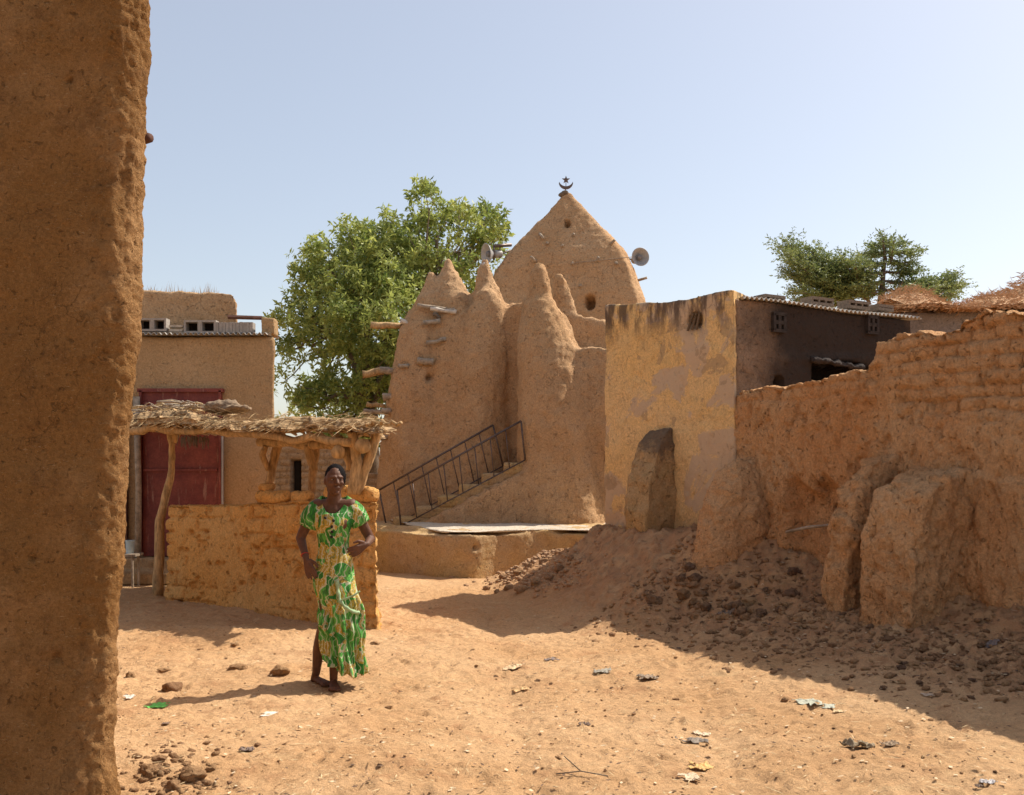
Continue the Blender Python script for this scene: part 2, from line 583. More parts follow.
# ------------------------------------------------------------------ near house corner (left edge of the photo)
def rough_disp(a1=.03, f1=1.2, a2=.012, f2=7, a3=.006, f3=22, off=0.):
    def fn(V, N):
        return fbm(V, f1, 3, .5, off) * a1 + fbm(V, f2, 4, .6, off + 3) * a2 + fbm(V, f3, 2, .5, off + 9) * a3
    return fn


def near_house():
    t = thing('mud_house', 'rough mud house corner filling the left edge of the view, lit along one rounded side', 'house', (-2.4, 4.6, 0))
    s = Soup()
    # plan: rounded corner near (-1.62, 4.3)
    z0, z1 = -.5, 4.2
    out = []
    for z in np.linspace(z0, z1, 8):
        ex = -1.75 + .145 * sstep(.2, 3.6, z)         # corner leans out upwards
        r = .13
        pts = []
        cx, cy = ex - r, 4.40
        for a in np.linspace(-96, 38, 14):
            a = math.radians(a)
            pts.append((cx + r * math.cos(a), cy + r * math.sin(a), z))
        pts += [(ex - .75, 5.4, z), (-4.6, 8.0, z), (-6.5, 8.0, z), (-6.5, 4.3, z)]
        out.append(np.array(pts))
    s.rings(out)

    def disp(V, N):
        d = fbm(V, 1.3, 3) * .03 + fbm(V, 5, 4, .6) * .006
        edge = sstep(-1.95, -1.86, V[:, 0] - .04 * V[:, 2])
        c = fbm(V * np.array([1, 1, .35]), 13, 3, .6, 4)
        d = d + edge * (np.clip(c, -.8, .5) * .014 + fbm(V, 30, 3, .6, 2) * .009) + (1 - edge) * fbm(V, 24, 2, .5, 8) * .003
        for (px, py, r) in ((47, 662, .02), (60, 72, .015), (25, 560, .012)):
            q = P(px, py, 4.2)
            d = d - .03 * np.exp(-((V[:, 0] - q[0]) ** 2 + (V[:, 2] - q[2]) ** 2) / r ** 2)
        return d
    me = s.remesh(.016, 2, disp)
    link('wall', me, M['pillar'], t)
    # spout peg poking out further along
    c = Soup(); a = P(138, 141, 6.2); c.tube([a, a + np.array([.05, -.02, .012]), a + np.array([.088, -.04, .005])], [.03, .038, .030], 10, .08)
    link('spout', c.mesh(), M['darkwood'], t, smooth=True)


near_house()


# ------------------------------------------------------------------ house with the red gate
def gate_house():
    Y = 14.5
    base = P(200, 470, Y); base[2] = 0
    t = thing('mud_house', 'brown mud house with a red metal gate and corrugated roof edge, behind the stick shelter', 'house', base)
    s = Soup()
    tl = P(90, 335, Y); tr = P(274, 336, Y)
    s.prism([(tl[0] - 2, Y, -.3), (tr[0], Y, -.3), (tr[0], Y, tr[2]), (tl[0] - 2, Y, tl[2])], (-1.25, 4.5, 0))
    me = s.remesh(.045, 2, rough_disp(.02, .8, .008, 5, .003, 15))
    link('wall', me, M['house'], t)
    # upper parapet with rounded end
    s = Soup()
    a = P(90, 322, 15.1); b = P(232, 322, 15.1); top = P(100, 287, 15.1)[2]; tb = P(232, 294, 15.1)[2]
    s.prism([(a[0] - 1.5, 15.1, a[2] - .25), (b[0] + .06, 15.1, b[2] - .25), (b[0] + .10, 15.1, tb - .16), (b[0] + .02, 15.1, tb + .02), (a[0] - 1.5, 15.1, top + .02)], (-.75, 2.0, 0))
    me = s.remesh(.035, 5, rough_disp(.03, 1.2, .02, 6, .01, 18, 5))
    link('parapet', me, M['mosque'], t)
    # dry grass growing on the parapet
    g = Soup()
    for k in range(260):
        x = random.uniform(a[0], b[0] - .3); y = random.uniform(15.1, 15.6); z = np.interp(x, [a[0], b[0]], [top, tb]) - .02
        h = random.uniform(.05, .16) * (.5 + .9 * abs(math.sin(x * 5.1)))
        dx, dy = random.uniform(-.06, .06), random.uniform(-.04, .04)
        g.add([(x - .004, y, z), (x + .004, y, z), (x + dx, y + dy, z + h)], [(0, 1, 2)])
    link('dry_grass', g.mesh(), M['straw'], t)['kind'] = 'stuff'
    # corrugated sheet edge under the vent blocks
    s = Soup(); x0, x1 = tl[0] - 1.5, tr[0] - .02; n = 420
    X = np.linspace(x0, x1, n); zz = tl[2] + .0 + .018 * np.sin(X * 2 * math.pi / .076)
    V = []
    for yy in (Y - .13, Y + .5):
        for dz in (.0, .006):
            V += [(x, yy, z + dz + (.02 if yy > Y else 0)) for x, z in zip(X, zz)]
    Fc = []
    for i in range(n - 1):
        Fc += [(i, i + 1, n + i + 1, n + i)[::-1], (2 * n + i, 2 * n + i + 1, 3 * n + i + 1, 3 * n + i),
               (n + i, n + i + 1, 3 * n + i + 1, 3 * n + i), (i, i + 1, 2 * n + i + 1, 2 * n + i)[::-1]]
    s.add(V, Fc)
    link('roof_sheet', s.mesh(), M['sheet'], t)
    # pierced blocks
    def vent(px0, px1, py0, py1):
        s = Soup(); a = P(px0, py1, Y); b = P(px1, py0, Y); yc = Y + .02; dp = .16
        w, h = b[0] - a[0], b[2] - a[2]; th = .03; cx, cz = (a[0] + b[0]) / 2, (a[2] + b[2]) / 2 + .02
        for z in (cz - h / 2 + th / 2, cz + h / 2 - th / 2): s.box((cx, yc, z), (w, dp, th))
        for k in range(3):
            s.box((a[0] + th / 2 + (w - th) * k / 2, yc, cz), (th, dp, h - 2 * th))
        s.box((a[0] + th / 2 + (w - th) * .5, yc, cz), (th * 2.2, dp * .96, h - 2 * th))
        vb = link('vent_block', s.mesh(), M['block'], t)
        s = Soup(); s.box((cx, yc + dp / 2 + .012, cz), (w - .01, .02, h - .01)); link('dark_back', s.mesh(), M['dark'], vb)  # black plate paints the shade inside the vent holes
    vent(139, 167.5, 320, 333); vent(185, 217, 322, 335)
    s = Soup()
    for k in range(11):
        a = P(218 + k * 3.4, 334, Y); s.box((a[0], Y + .03, a[2] + .09), (.045, .16, .15 + random.uniform(-.01, .01)), rz=.06 * random.random())
    link('roof_tiles', s.mesh(), M['block'], t)['label'] = 'row of thin grey upright slabs on the roof edge'
    s = Soup(); a = P(169, 334, Y); b = P(184, 334, Y)
    for k in range(2): s.box(((a[0] + b[0]) / 2, Y + .04, a[2] + .05 + k * .06), (.2, .14, .035))
    link('slab_stack', s.mesh(), M['cement'], t)
    s = Soup(); a = P(263, 330, Y); s.box((a[0] + .07, Y + .12, a[2] + .05), (.19, .26, .25), jit=.005)
    me = s.remesh(.02, 2, rough_disp(.01, 3, .006, 12)); link('corner_block', me, M['house'], t)
    s = Soup(); a = P(228, 317, 15.0); b = P(262, 318, 15.0); s.tube([a, b], [.032, .03], 4); link('roof_beam', s.mesh(), M['darkwood'], t)
    # gate
    yg = Y - .05
    g = Soup()
    a = P(140, 556, yg); b = P(222, 389, yg)
    hl, hr = a[0], b[0]
    zt, zb = b[2], a[2]
    zh = P(0, 404, yg)[2]
    g.box(((hl + hr) / 2, yg, (zb + zh) / 2), (hr - hl - .10, .03, zh - zb))
    gate = link('gate', g.mesh(), M['gate'], t)
    f = Soup()
    f.box(((hl + hr) / 2, yg - .005, zt - .02), (hr - hl + .05, .09, .05)); f.box((hr - .02, yg - .005, (zt + zb) / 2), (.035, .09, zt - zb - .05))
    f.box((hl + .02, yg - .005, (zt + zb) / 2), (.035, .09, zt - zb - .05)); f.box(((hl + hr) / 2, yg - .015, zh + .01), (hr - hl - .05, .05, .035))
    f.box(((hl + hr) / 2, yg + .01, (zt + zh) / 2), (hr - hl - .05, .02, zt - zh - .06))
    for z in (P(0, 470, yg)[2],): f.box(((hl + hr) / 2, yg - .035, z), (hr - hl - .12, .03, .035))
    link('gate_frame', f.mesh(), M['gate'], gate)
    w = Soup(); w.box((hr + .015, yg - .03, (P(0, 432, yg)[2] + zb) / 2), (.02, .03, P(0, 432, yg)[2] - zb)); link('lit_edge_strip', w.mesh(), M['horn'], gate)  # pale strip puts the gate's lit edge into colour
    # door post, dark slab standing in for the shade inside the doorway, step
    s = Soup(); a = P(138, 470, Y - .15); s.tube([(a[0], Y - .16, .1), (a[0] + .01, Y - .16, 1.3), (a[0] - .02, Y - .16, 2.65)], [.05, .045, .05], 8, .1)
    link('door_post', s.mesh(), M['wood2'], t, smooth=True)
    s = Soup(); a = P(118, 400, Y - .02); s.box((a[0] - .22, Y - .06, 1.4), (.75, .06, 2.5)); link('doorway_shade_slab', s.mesh(), M['darkwood'], t)
    s = Soup()
    for k in range(2): s.box((hl + .35, Y - .22 - .2 * k, .27 - .17 * k), (1.5, .4 + .25 * k, .17), jit=.01)
    me = s.remesh(.025, 3, rough_disp(.02, 2, .01, 8)); link('step', me, M['house'], t)


gate_house()


def rear_wall():
    a, b = P(268, 470, 20), P(372, 470, 19.6)
    base = ((a[0] + b[0]) / 2, 20, 0)
    t = thing('brick_wall', 'pale mud brick wall with a narrow dark slit, seen through the stick shelter', 'wall', base)
    s = Soup(); zt = P(0, 441, 20)[2]; zt2 = P(0, 474, 20)[2]
    x3 = P(354, 0, 20)[0]
    s.prism([(a[0] - .8, 20, -.2), (b[0] + 1.3, 20, -.2), (b[0] + 1.3, 20, zt2), (x3, 20, zt2 + .02), (x3 - .05, 20, zt), (a[0] - .8, 20, zt + .03)], (0, .35, 0))

    def dsp(V, N):
        u = V[:, 0] / .32; v = V[:, 2] / .13; r = np.floor(v); u = u + .5 * (r % 2)
        fu = np.abs(u - np.round(u)) * .32; fv = np.abs(v - np.round(v)) * .13
        d = -.035 * (1 - sstep(0, .025, np.minimum(fu, fv))) + fbm(V, 3, 3) * .01
        q = P(296, 476, 20)
        d = d - .22 * ((np.abs(V[:, 0] - q[0]) < .10) & (np.abs(V[:, 2] - q[2]) < .32) & (N[:, 1] < -.5))
        return d
    link('wall', s.remesh(.025, 1, dsp), M['brick'], t)
    s = Soup(); q = P(296, 476, 19.9); s.box((q[0], 20.14, q[2]), (.17, .02, .6)); link('slit', s.mesh(), M['dark'], t)  # black plate paints the shade deep in the slit


rear_wall()


# ------------------------------------------------------------------ stick shelter with low mud wall
KA = np.array([-4.24, 12.25]); KB = np.array([-1.36, 10.05]); KD = (KB - KA) / np.linalg.norm(KB - KA); KN = np.array([KD[1], -KD[0]])   # KN towards camera
KL = np.linalg.norm(KB - KA)


KB2 = np.array([-.16, .987])          # the shelter's depth axis


def KP(u, p, z):
    q = KA + KD * u - KB2 * p
    return np.array([q[0], q[1], z])


def brickdisp(u, z, bw, bh, joint, seed=0.):
    r = np.floor(z / bh); uu = u / bw + .5 * (r % 2)
    c = np.floor(uu)
    fu = (uu - c); fu = np.minimum(fu, 1 - fu) * bw; fz = z / bh - r; fz = np.minimum(fz, 1 - fz) * bh
    j = sstep(0, joint, np.minimum(fu, fz))
    rnd = np.mod(np.sin(c * 12.9898 + r * 78.233 + seed) * 43758.5453, 1)
    return j, rnd


def shelter():
    base = KP(KL / 2, -.5, 0)
    t = thing('stick_shelter', 'open stick and straw shelter over a low orange mud wall, behind the woman', 'shelter', base)
    s = Soup(); th = .30
    topz = lambda u: 1.20 + .085 * u / KL
    prof = [(0.0, -.3), (KL, -.3), (KL, topz(KL)), (KL * .7, topz(KL * .7) + .01), (KL * .4, topz(KL * .4) - .015), (0, topz(0) - .02)]
    s.prism([KP(u, 0, z) for u, z in prof], np.append(KB2, 0) * th)
    s.prism([KP(KL - .01, -.1, -.3), KP(KL - .01, -1.9, -.3), KP(KL - .01, -1.9, 1.2), KP(KL - .01, -.1, 1.28)], -np.append(KD, 0) * .28)
    s.prism([KP(.01, -.1, -.3), KP(.01, -1.6, -.3), KP(.01, -1.6, 1.1), KP(.01, -.1, 1.16)], np.append(KD, 0) * .28)

    def dsp(V, N):
        q = V[:, :2] - KA; u = q @ KD; p = q @ KN; z = V[:, 2]
        front = sstep(.3, .8, N[:, 0] * KN[0] + N[:, 1] * KN[1])
        endf = sstep(.3, .8, N[:, 0])
        topf = sstep(.4, .8, N[:, 2])
        j, rnd = brickdisp(u + .03 * fbm(V, 3, 2), z + .02 * fbm(V, 2.5, 2, .5, 4) - .03 - .085 * u / KL, .40, .165, .03)
        expo = np.clip(sstep(.95, 1.12, z - .04 * u) * 1.0 + sstep(.12, .35, fbm(V, 1.9, 3, .5, 31)) * .75 + sstep(.25, .05, u) * .6, 0, 1)
        d = front * expo * ((j - 1) * .045 - rnd * .028)
        j2, r2 = brickdisp(p * 1.0 + .2, z - .03, .30, .15, .045, 3)
        d = d + endf * ((j2 - 1) * .035 + r2 * .012)
        d = d + topf * ((j - 1) * .02)
        d = d + fbm(V, 1.6, 3) * .02 + fbm(V, 8, 4, .6) * .010 + fbm(V, 24, 2) * .004
        hole = sstep(.36, .5, fbm(V * np.array([1, 1, 1.7]), 3.4, 3, .6, 17)) * front
        d = d - hole * .035
        d = d + sstep(.25, 0, z) * (.04 + .03 * fbm(V, 5, 3))
        return d
    link('wall', s.remesh(.017, 2, dsp), M['kiosk'], t)
    # rounded mud sausages along the wall top
    for (u0, u1, z, r, p) in ((1.72, 2.30, 1.295, .075, -.14), (2.34, 2.66, 1.30, .068, -.14), (2.88, KL + .02, 1.34, .088, -.13)):
        s = Soup(); s.capsule(KP(u0 + r, p, z), KP(u1 - r, p, z + .01), r, r * .95)
        link('mud_roll', s.remesh(.018, 1, rough_disp(.02, 5, .012, 12, .004, 30)), M['kiosk'], t)
    for (u, z, r) in ((1.92, 1.40, .07), (1.84, 1.41, .05)):
        s = Soup(); s.ball(KP(u, -.2, z), (r * 1.3, r, r * .8)); link('clay_lump', s.remesh(.015, 1, rough_disp(.02, 6, .01, 14)), M['kiosk'], t)
    # posts
    def post(pts, rad, m='wood', name='post'):
        out = []; rr = []
        for k in range(len(pts) - 1):
            for f in np.linspace(0, 1, 7)[:-1]:
                out.append(np.array(pts[k]) * (1 - f) + np.array(pts[k + 1]) * f); rr.append(rad[k] * (1 - f) + rad[k + 1] * f)
        out.append(np.array(pts[-1])); rr.append(rad[-1])
        out = [o + RS.normal(0, .0035, 3) for o in out]
        s = Soup(); s.tube(out, [r * RS.uniform(.95, 1.06) for r in rr], 10, .03)
        return link(name, s.mesh(), M[m], t, smooth=True)
    Yp = 12.3
    a = on_ground(158, 596)
    Yp = a[1]
    post([P(158, 600, Yp), P(160, 520, Yp), P(172, 470, Yp - .05), P(172, 445, Yp - .1), P(169, 424, Yp - .15)], [.07, .06, .042, .04, .055])
    post([P(173, 442, Yp - .1), P(181, 422, Yp - .12)], [.05, .055], name='fork')
    post([P(266, 500, 11.9), P(272, 470, 11.9), P(279, 440, 11.9)], [.055, .05, .06])
    post([P(268, 470, 11.85), P(262, 455, 11.8), P(266, 446, 11.8)], [.03, .04, .03], name='fork')
    post([P(311, 500, 11.6), P(313, 470, 11.5), P(316, 440, 11.5)], [.045, .045, .06])
    post([P(314, 470, 11.4), P(308, 446, 11.4)], [.05, .055], name='fork')
    post([P(352, 494, 10.15), P(357, 462, 10.15), P(352, 432, 10.1)], [.05, .055, .05])
    post([P(356, 494, 10.2), P(368, 460, 10.2), P(379, 430, 10.2)], [.055, .055, .05])
    post([P(350, 470, 10.3), P(345, 445, 10.3), P(335, 436, 10.3)], [.035, .045, .04], name='fork')
    # log ends on top of the right posts and beams under the mat
    s = Soup(); s.tube([P(362, 446, 9.95), P(372, 446, 11.2)], [.075, .07], 12, .06); link('beam', s.mesh(), M['wood'], t, smooth=True)
    s = Soup(); s.tube([P(338, 452, 10.1), P(346, 452, 11.2)], [.07, .06], 12, .06); link('beam', s.mesh(), M['wood'], t, smooth=True)
    def beam(a, b, r0, r1):
        pts = [np.array(a) * (1 - f) + np.array(b) * f + RS.normal(0, .016, 3) for f in np.linspace(0, 1, 12)]
        s = Soup(); s.tube(pts, np.linspace(r0, r1, 12), 9, .03); link('beam', s.mesh(), M['wood'], t, smooth=True)
    beam(P(120, 431, 12.2), P(182, 428, 12.0), .05, .055)
    beam(P(165, 429, 12.2), P(352, 441, 10.05), .042, .045)
    beam(P(215, 428, 11.7), P(372, 431, 10.0), .035, .03)
    beam(P(262, 441, 11.9), P(350, 445, 11.0), .055, .05)
    beam(P(365, 424, 9.9), P(399, 422, 9.7), .028, .018)
    # cross sticks seen from below
    for k in range(26):
        u = -.55 + k * (KL + .5) / 25
        z = 2.12 - .035 * u + random.uniform(-.01, .01)
        pts = [KP(u + random.uniform(-.04, .04), p, z + random.uniform(-.01, .01)) for p in (.28, -.5, -1.2, -1.9)]
        s = Soup(); s.tube(pts, random.uniform(.014, .026), 6); link('roof_stick', s.mesh(), M['wood2'], t, smooth=True)
    # thatch and earth mat: thick, ragged, sagging
    nu, nv = 260, 110
    us = np.linspace(-1.0, KL + .12, nu); ps = np.linspace(.36, -2.0, nv)
    U, Q = np.meshgrid(us, ps, indexing='ij')
    xy = KA + U[..., None] * KD - Q[..., None] * KB2
    pp = np.concatenate([xy, np.zeros(U.shape + (1,))], -1).reshape(-1, 3)
    edge = np.minimum(np.minimum(U - us[0], us[-1] - U), np.minimum(ps[0] - Q, Q - ps[-1]))
    jag = fbm(pp, 4, 4, .65, 2).reshape(U.shape) * .15 * sstep(.3, 0, edge)
    xy = xy + jag[..., None] * KN
    zb = 2.165 - .040 * U + .02 * fbm(pp, 1.3, 3, .5, 1).reshape(U.shape) + .035 * np.sin(U * 2.6 + .6) - .05 * sstep(.25, 0, ps[0] - Q) * (1 + .8 * fbm(pp, 3.4, 2, .5, 6).reshape(U.shape))
    thk = (.02 + .05 * sstep(0, .12, edge)) + .025 * fbm(pp, 4.5, 4, .6, 8).reshape(U.shape) + .06 * sstep(1.2, .0, U)
    top = np.concatenate([xy, (zb + np.maximum(thk, .012))[..., None]], -1).reshape(-1, 3)
    bot = np.concatenate([xy, zb[..., None]], -1).reshape(-1, 3)
    i = np.arange(nu - 1)[:, None] * nv + np.arange(nv - 1)[None]
    ft = np.stack([i, i + 1, i + 1 + nv, i + nv], -1).reshape(-1, 4)[:, ::-1]; fb = ft[:, ::-1] + nu * nv
    ring = [k for k in range(nv)] + [r * nv + nv - 1 for r in range(1, nu)] + [(nu - 1) * nv + k for k in range(nv - 2, -1, -1)] + [r * nv for r in range(nu - 2, 0, -1)]
    ring = np.array(ring); nx = np.roll(ring, -1)
    fs = np.stack([ring, ring + nu * nv, nx + nu * nv, nx], -1)
    me = mesh_np(np.concatenate([top, bot]), np.concatenate([ft, fb, fs]))
    roof = link('thatch_roof', me, M['thatch'], t, smooth=True)
    # loose straw: fringe at the edge and on top
    s = Soup()
    for k in range(850):
        if k % 3:
            u = random.uniform(-.9, KL + .12); p = .36 + random.uniform(-.16, .05)
            z = 2.17 - .04 * u + .02 * math.sin(u * 2.2) + random.uniform(-.02, .07)
        else:
            u = random.uniform(-.9, KL + .1); p = random.uniform(-1.9, .3); z = 2.30 - .04 * u + random.uniform(-.02, .03) + .05 * (u < 1)
        q = KP(u, p, z); L = random.uniform(.08, .28); a = random.gauss(0, .9) + (0 if random.random() < .5 else 1.5)
        d = np.append(KD * math.cos(a) + KN * math.sin(a), random.uniform(-.55, .12)) * L
        w = random.uniform(.003, .006)
        s.add([q, q + d * .5 + [0, 0, w], q + d + [0, 0, random.uniform(-.02, .01)], q + d * .5 - [0, 0, w]], [(0, 1, 2, 3)])
    link('straw_fringe', s.mesh(), M['straw'], t)['kind'] = 'stuff'
    s = Soup()       # dangling dark roots under the left beam
    for k in range(70):
        q = P(random.uniform(182, 205), 437, 11.9); q[2] += random.uniform(-.02, .02); q[1] += random.uniform(-.2, .2)
        s.tube([q, q + [random.uniform(-.03, .03), 0, -random.uniform(.05, .14)]], [.006, .003], 4)
    link('dangling_root', s.mesh(), M['bark'], t)['kind'] = 'stuff'
    # things lying on the roof
    b = thing('stick_bundle', 'tangled grey sticks and straw heaped on the left end of the shelter roof', 'sticks', KP(.2, -.1, 2.32))
    for grp, m, n in (('grey_stick', 'wood2', 40), ('pale_stick', 'straw', 20)):
        for k in range(n):
            u = random.uniform(-.7, .75); p = random.uniform(-.6, .22); z = 2.325 + random.uniform(0, .13) * (1 - abs(u) / 1.4)
            a = random.gauss(0, .5); L = random.uniform(.2, .5)
            q = KP(u, p, z); d = np.append(KD * math.cos(a) + KN * math.sin(a), random.uniform(-.12, .12)) * L
            s = Soup(); s.tube([q - d / 2, q + [0, 0, random.uniform(0, .04)], q + d / 2], random.uniform(.006, .013), 5)
            link('stick', s.mesh(), M[m], b, smooth=True)
    s = Soup(); s.ball(KP(1.12, -.1, 2.33), (.30, .16, .085), rot=Matrix.Rotation(math.atan2(KD[1], KD[0]), 3, 'Z')); s.ball(KP(1.38, -.1, 2.31), (.2, .14, .05), rot=Matrix.Rotation(math.atan2(KD[1], KD[0]), 3, 'Z'))
    me = s.remesh(.014, 2, lambda V, N: fbm(V * np.array([1, 1, 3.]), 5, 4, .6) * .03)
    o = link('sack', me, M['sackcloth'], None)
    tag(o, 'crumpled brown sack lying flat on the shelter roof', 'sack')


M['sackcloth'] = simple('brown sackcloth', (.24, .17, .11), .35, 30, .95, .006)
shelter()


# small bench with a pale container by the red gate
def bench():
    Y = 13.6
    a = P(130, 556, Y)
    t = thing('wooden_bench', 'small worn bench at the foot of the red gate, mostly hidden by the near wall', 'bench', (a[0], Y, gz(a[0], Y)))
    s = Soup(); s.box((a[0] - .12, Y, a[2] + .02), (.5, .3, .03)); link('seat', s.mesh(), M['wood2'], t)
    for dx in (-.33, .08):
        for dy in (-.11, .11):
            s = Soup(); s.tube([(a[0] + dx, Y + dy, -.02), (a[0] + dx * .9, Y + dy, a[2] + .005)], .018, 6); link('leg', s.mesh(), M['wood2'], t)
    s = Soup(); q = (a[0] + .0, Y, a[2] + .035)
    s.zcone([(q[0], q[1], q[2], .05), (q[0], q[1], q[2] + .16, .06), (q[0], q[1], q[2] + .165, .064), (q[0], q[1], q[2] + .18, .064)])
    o = link('plastic_tub', s.mesh(), simple('pale blue plastic', (.42, .52, .55), .1, 10, .4, 0), None); tag(o, 'pale blue plastic tub standing on the small bench by the gate', 'tub')


bench()
# ------------------------------------------------------------------ mosque
def mosque():
    base = P(500, 470, 19); base[2] = 0
    t = thing('mosque', 'earthen mosque with conical pinnacles, outside stairs and a steep pyramid tower', 'mosque', base)
    YF = 18.32
    s = Soup()

    def pt(px, py, Y=YF): return P(px, py, Y)
    prof = [(368, 560), (376, 488), (381, 440), (386, 400), (393, 368), (401, 340), (411, 316), (424, 300), (440, 299), (472, 306), (500, 304), (560, 304), (575, 318), (640, 322), (640, 560)]
    s.prism([pt(*q) for q in prof], (0.25, 3.4, 0))
    def cone(Y, prof, sy=1.0):
        """prof: list (py, halfwidth px, centre px)"""
        rr = []
        for py, hw, cx in prof:
            q = P(cx, py, Y); rr.append((q[0], Y, q[2], hw * Y / F, hw * Y / F * sy))
        s.zcone(rr[::-1], 22)
    cone(18.3, [(273, 2.5, 432), (284, 7, 431), (300, 14, 430), (330, 24, 425), (380, 30, 420), (540, 40, 412)])
    cone(18.4, [(259, 3, 448), (270, 8, 449), (285, 15, 450), (300, 23, 451), (330, 30, 452), (380, 34, 450), (540, 46, 446)])
    cone(18.25, [(259, 3.5, 484), (270, 7.5, 484.5), (285, 11, 486), (300, 16, 487), (318, 20, 487), (345, 26, 486), (400, 32, 482), (540, 40, 475)], .85)
    cone(17.95, [(287, 5, 486), (293, 12, 486), (305, 17, 487), (322, 21, 486), (345, 24, 483), (400, 30, 478), (530, 44, 470)], .55)
    # big front pilaster
    cone(17.25, [(264, 4, 539.5), (274, 8.5, 539.5), (284, 10, 540), (296, 12, 541), (310, 19, 542), (325, 25, 544), (350, 29, 547), (380, 32, 550), (450, 38, 556), (540, 50, 562)], .95)
    cone(17.3, [(298, 6, 529), (310, 11, 531), (335, 15, 534), (400, 17, 536), (530, 22, 540)], .9)
    cone(17.55, [(312, 5, 560), (325, 10, 561), (345, 17, 563), (370, 23, 566), (420, 30, 570), (540, 34, 570)], .9)
    cone(18.1, [(272, 4, 559), (279, 7.5, 560), (300, 10, 563), (330, 14, 567), (350, 16, 570)], .8)
    s.prism([P(578, 560, 17.05), P(576, 348, 17.05), P(590, 344, 17.05), P(625, 352, 17.05), P(625, 560, 17.05)], (0, 2, 0))
    s.prism([P(556, 420, 17.9), P(556, 314, 17.9), P(572, 314, 17.9), P(640, 330, 17.9), P(640, 420, 17.9)], (0, 2, 0))
    s.prism([P(523, 560, 17.3), P(521, 340, 17.3), P(570, 330, 17.3), P(600, 560, 17.3)], (0, 1.5, 0))
    s.prism([P(497, 470, 17.95), P(497, 312, 17.95), P(512, 303, 17.95), P(530, 300, 17.95), P(530, 470, 17.95)], (0, 1.5, 0))
    # sloping outer side wall of the stair
    s.prism([P(396, 545, 16.7), P(402, 533, 16.7), P(470, 499, 16.72), P(524, 470, 16.75), P(545, 455, 16.8), P(560, 545, 16.8)], (0.03, .24, 0))
    me = s.remesh(.05, 6, None)

    def dsp(V, N):
        px = 512 + V[:, 0] / V[:, 1] * F
        d = fbm(V, .9, 3) * .05 + fbm(V, 4.5, 3, .5, 3) * .016
        strk = fbm(V * np.array([1, 1, .18]), 5, 3, .6, 5) * .020
        g = fbm(V, 12, 3, .7, 9) * .020
        h = P(431, 378, 18.1)
        d = d + strk + g - .25 * np.exp(-((V[:, 0] - h[0]) ** 2 + (V[:, 2] - h[2]) ** 2) / .05 ** 2) * (V[:, 1] < 19)
        return d
    displace(me, dsp)
    sub = Soup
    link('wall', me, M['mosque'], t)
    for px, py, Y, r in ((430.5, 281, 18.3, 2.6), (448.5, 265.5, 18.4, 3.0), (484.5, 265, 18.25, 3.6), (540, 270.5, 17.25, 5.4)):
        q = P(px, py, Y); s2 = Soup(); s2.ball(q - [0, 0, .02], (r * Y / F, r * Y / F, r * Y / F * 1.25)); link('pinnacle_tip', s2.mesh(), M['white'], t, smooth=True)
    # ---- tower: convex pyramid
    s = Soup(); Y = 22.4; rz = math.radians(-11); out = []
    for py, hw in ((480, 96), (380, 92), (330, 86), (303, 81), (288, 75), (272, 69), (258, 61), (244, 49), (228, 34), (212, 19), (200, 8), (193, 2.5)):
        r = hw * Y / F; z = P(0, py, Y)[2]; c = P(566 + .02 * (300 - py), py, Y)[0]
        rr = []
        k = 6
        hx, hy = r * .97, r * .55
        sq = []
        for a in np.arange(32) * 2 * math.pi / 32 + .01:
            ca, sa = math.cos(a), math.sin(a); p_ = 8.0
            m = (abs(ca) ** p_ + abs(sa) ** p_) ** (-1 / p_)
            sq.append((ca * m * hx, sa * m * hy))
        out.append(np.array([(c + x * math.cos(rz) - y * math.sin(rz), Y + x * math.sin(rz) + y * math.cos(rz), z) for x, y in sq]))
    s.rings(out)

    def d2(V, N):
        d = fbm(V, 1.1, 3) * .03 + fbm(V, 5, 3, .6, 4) * .012 + fbm(V, 15, 3, .6) * .010
        for px, py, rx, rzz in ((567.5, 224, .065, .085), (590, 302, .11, .16)):
            q = P(px, py, 21.9)
            k = ((V[:, 0] - q[0]) / rx) ** 2 + ((V[:, 2] - q[2]) / rzz) ** 2
            k2 = ((V[:, 0] - q[0] * V[:, 1] / 21.9) / rx) ** 2 + ((V[:, 2] - (CZ + (HY - py) * V[:, 1] / F)) / rzz) ** 2
            d = d - .45 * (1 - sstep(.6, 1.1, k2)) * (N[:, 1] < 0)
        return d
    link('tower', s.remesh(.045, 2, d2), M['mosque'], t)
    ray_y = lambda px, py: 0
    dg = None
    # dark backs of the openings are the depth of the holes themselves
    # small sticks (toron) on the tower
    bpy.context.view_layer.update()
    from mathutils.bvhtree import BVHTree
    tw = [o for o in t.children if o.name.startswith('tower')][0]; wl = [o for o in t.children if o.name.startswith('wall')][0]
    def bvh(o):
        n = len(o.data.vertices); V = np.empty(n * 3); o.data.vertices.foreach_get('co', V); V = V.reshape(-1, 3) + world_loc(o)
        return BVHTree.FromPolygons([tuple(v) for v in V], [tuple(p.vertices) for p in o.data.polygons])
    bt, bw = bvh(tw), bvh(wl)

    def hit(b, px, py, fallback):
        o = Vector((0, 0, CZ)); d = Vector(((px - 512) / F, 1, (HY - py) / F)).normalized()
        h = b.ray_cast(o, d)
        return np.array(h[0]) if h[0] is not None else P(px, py, fallback)
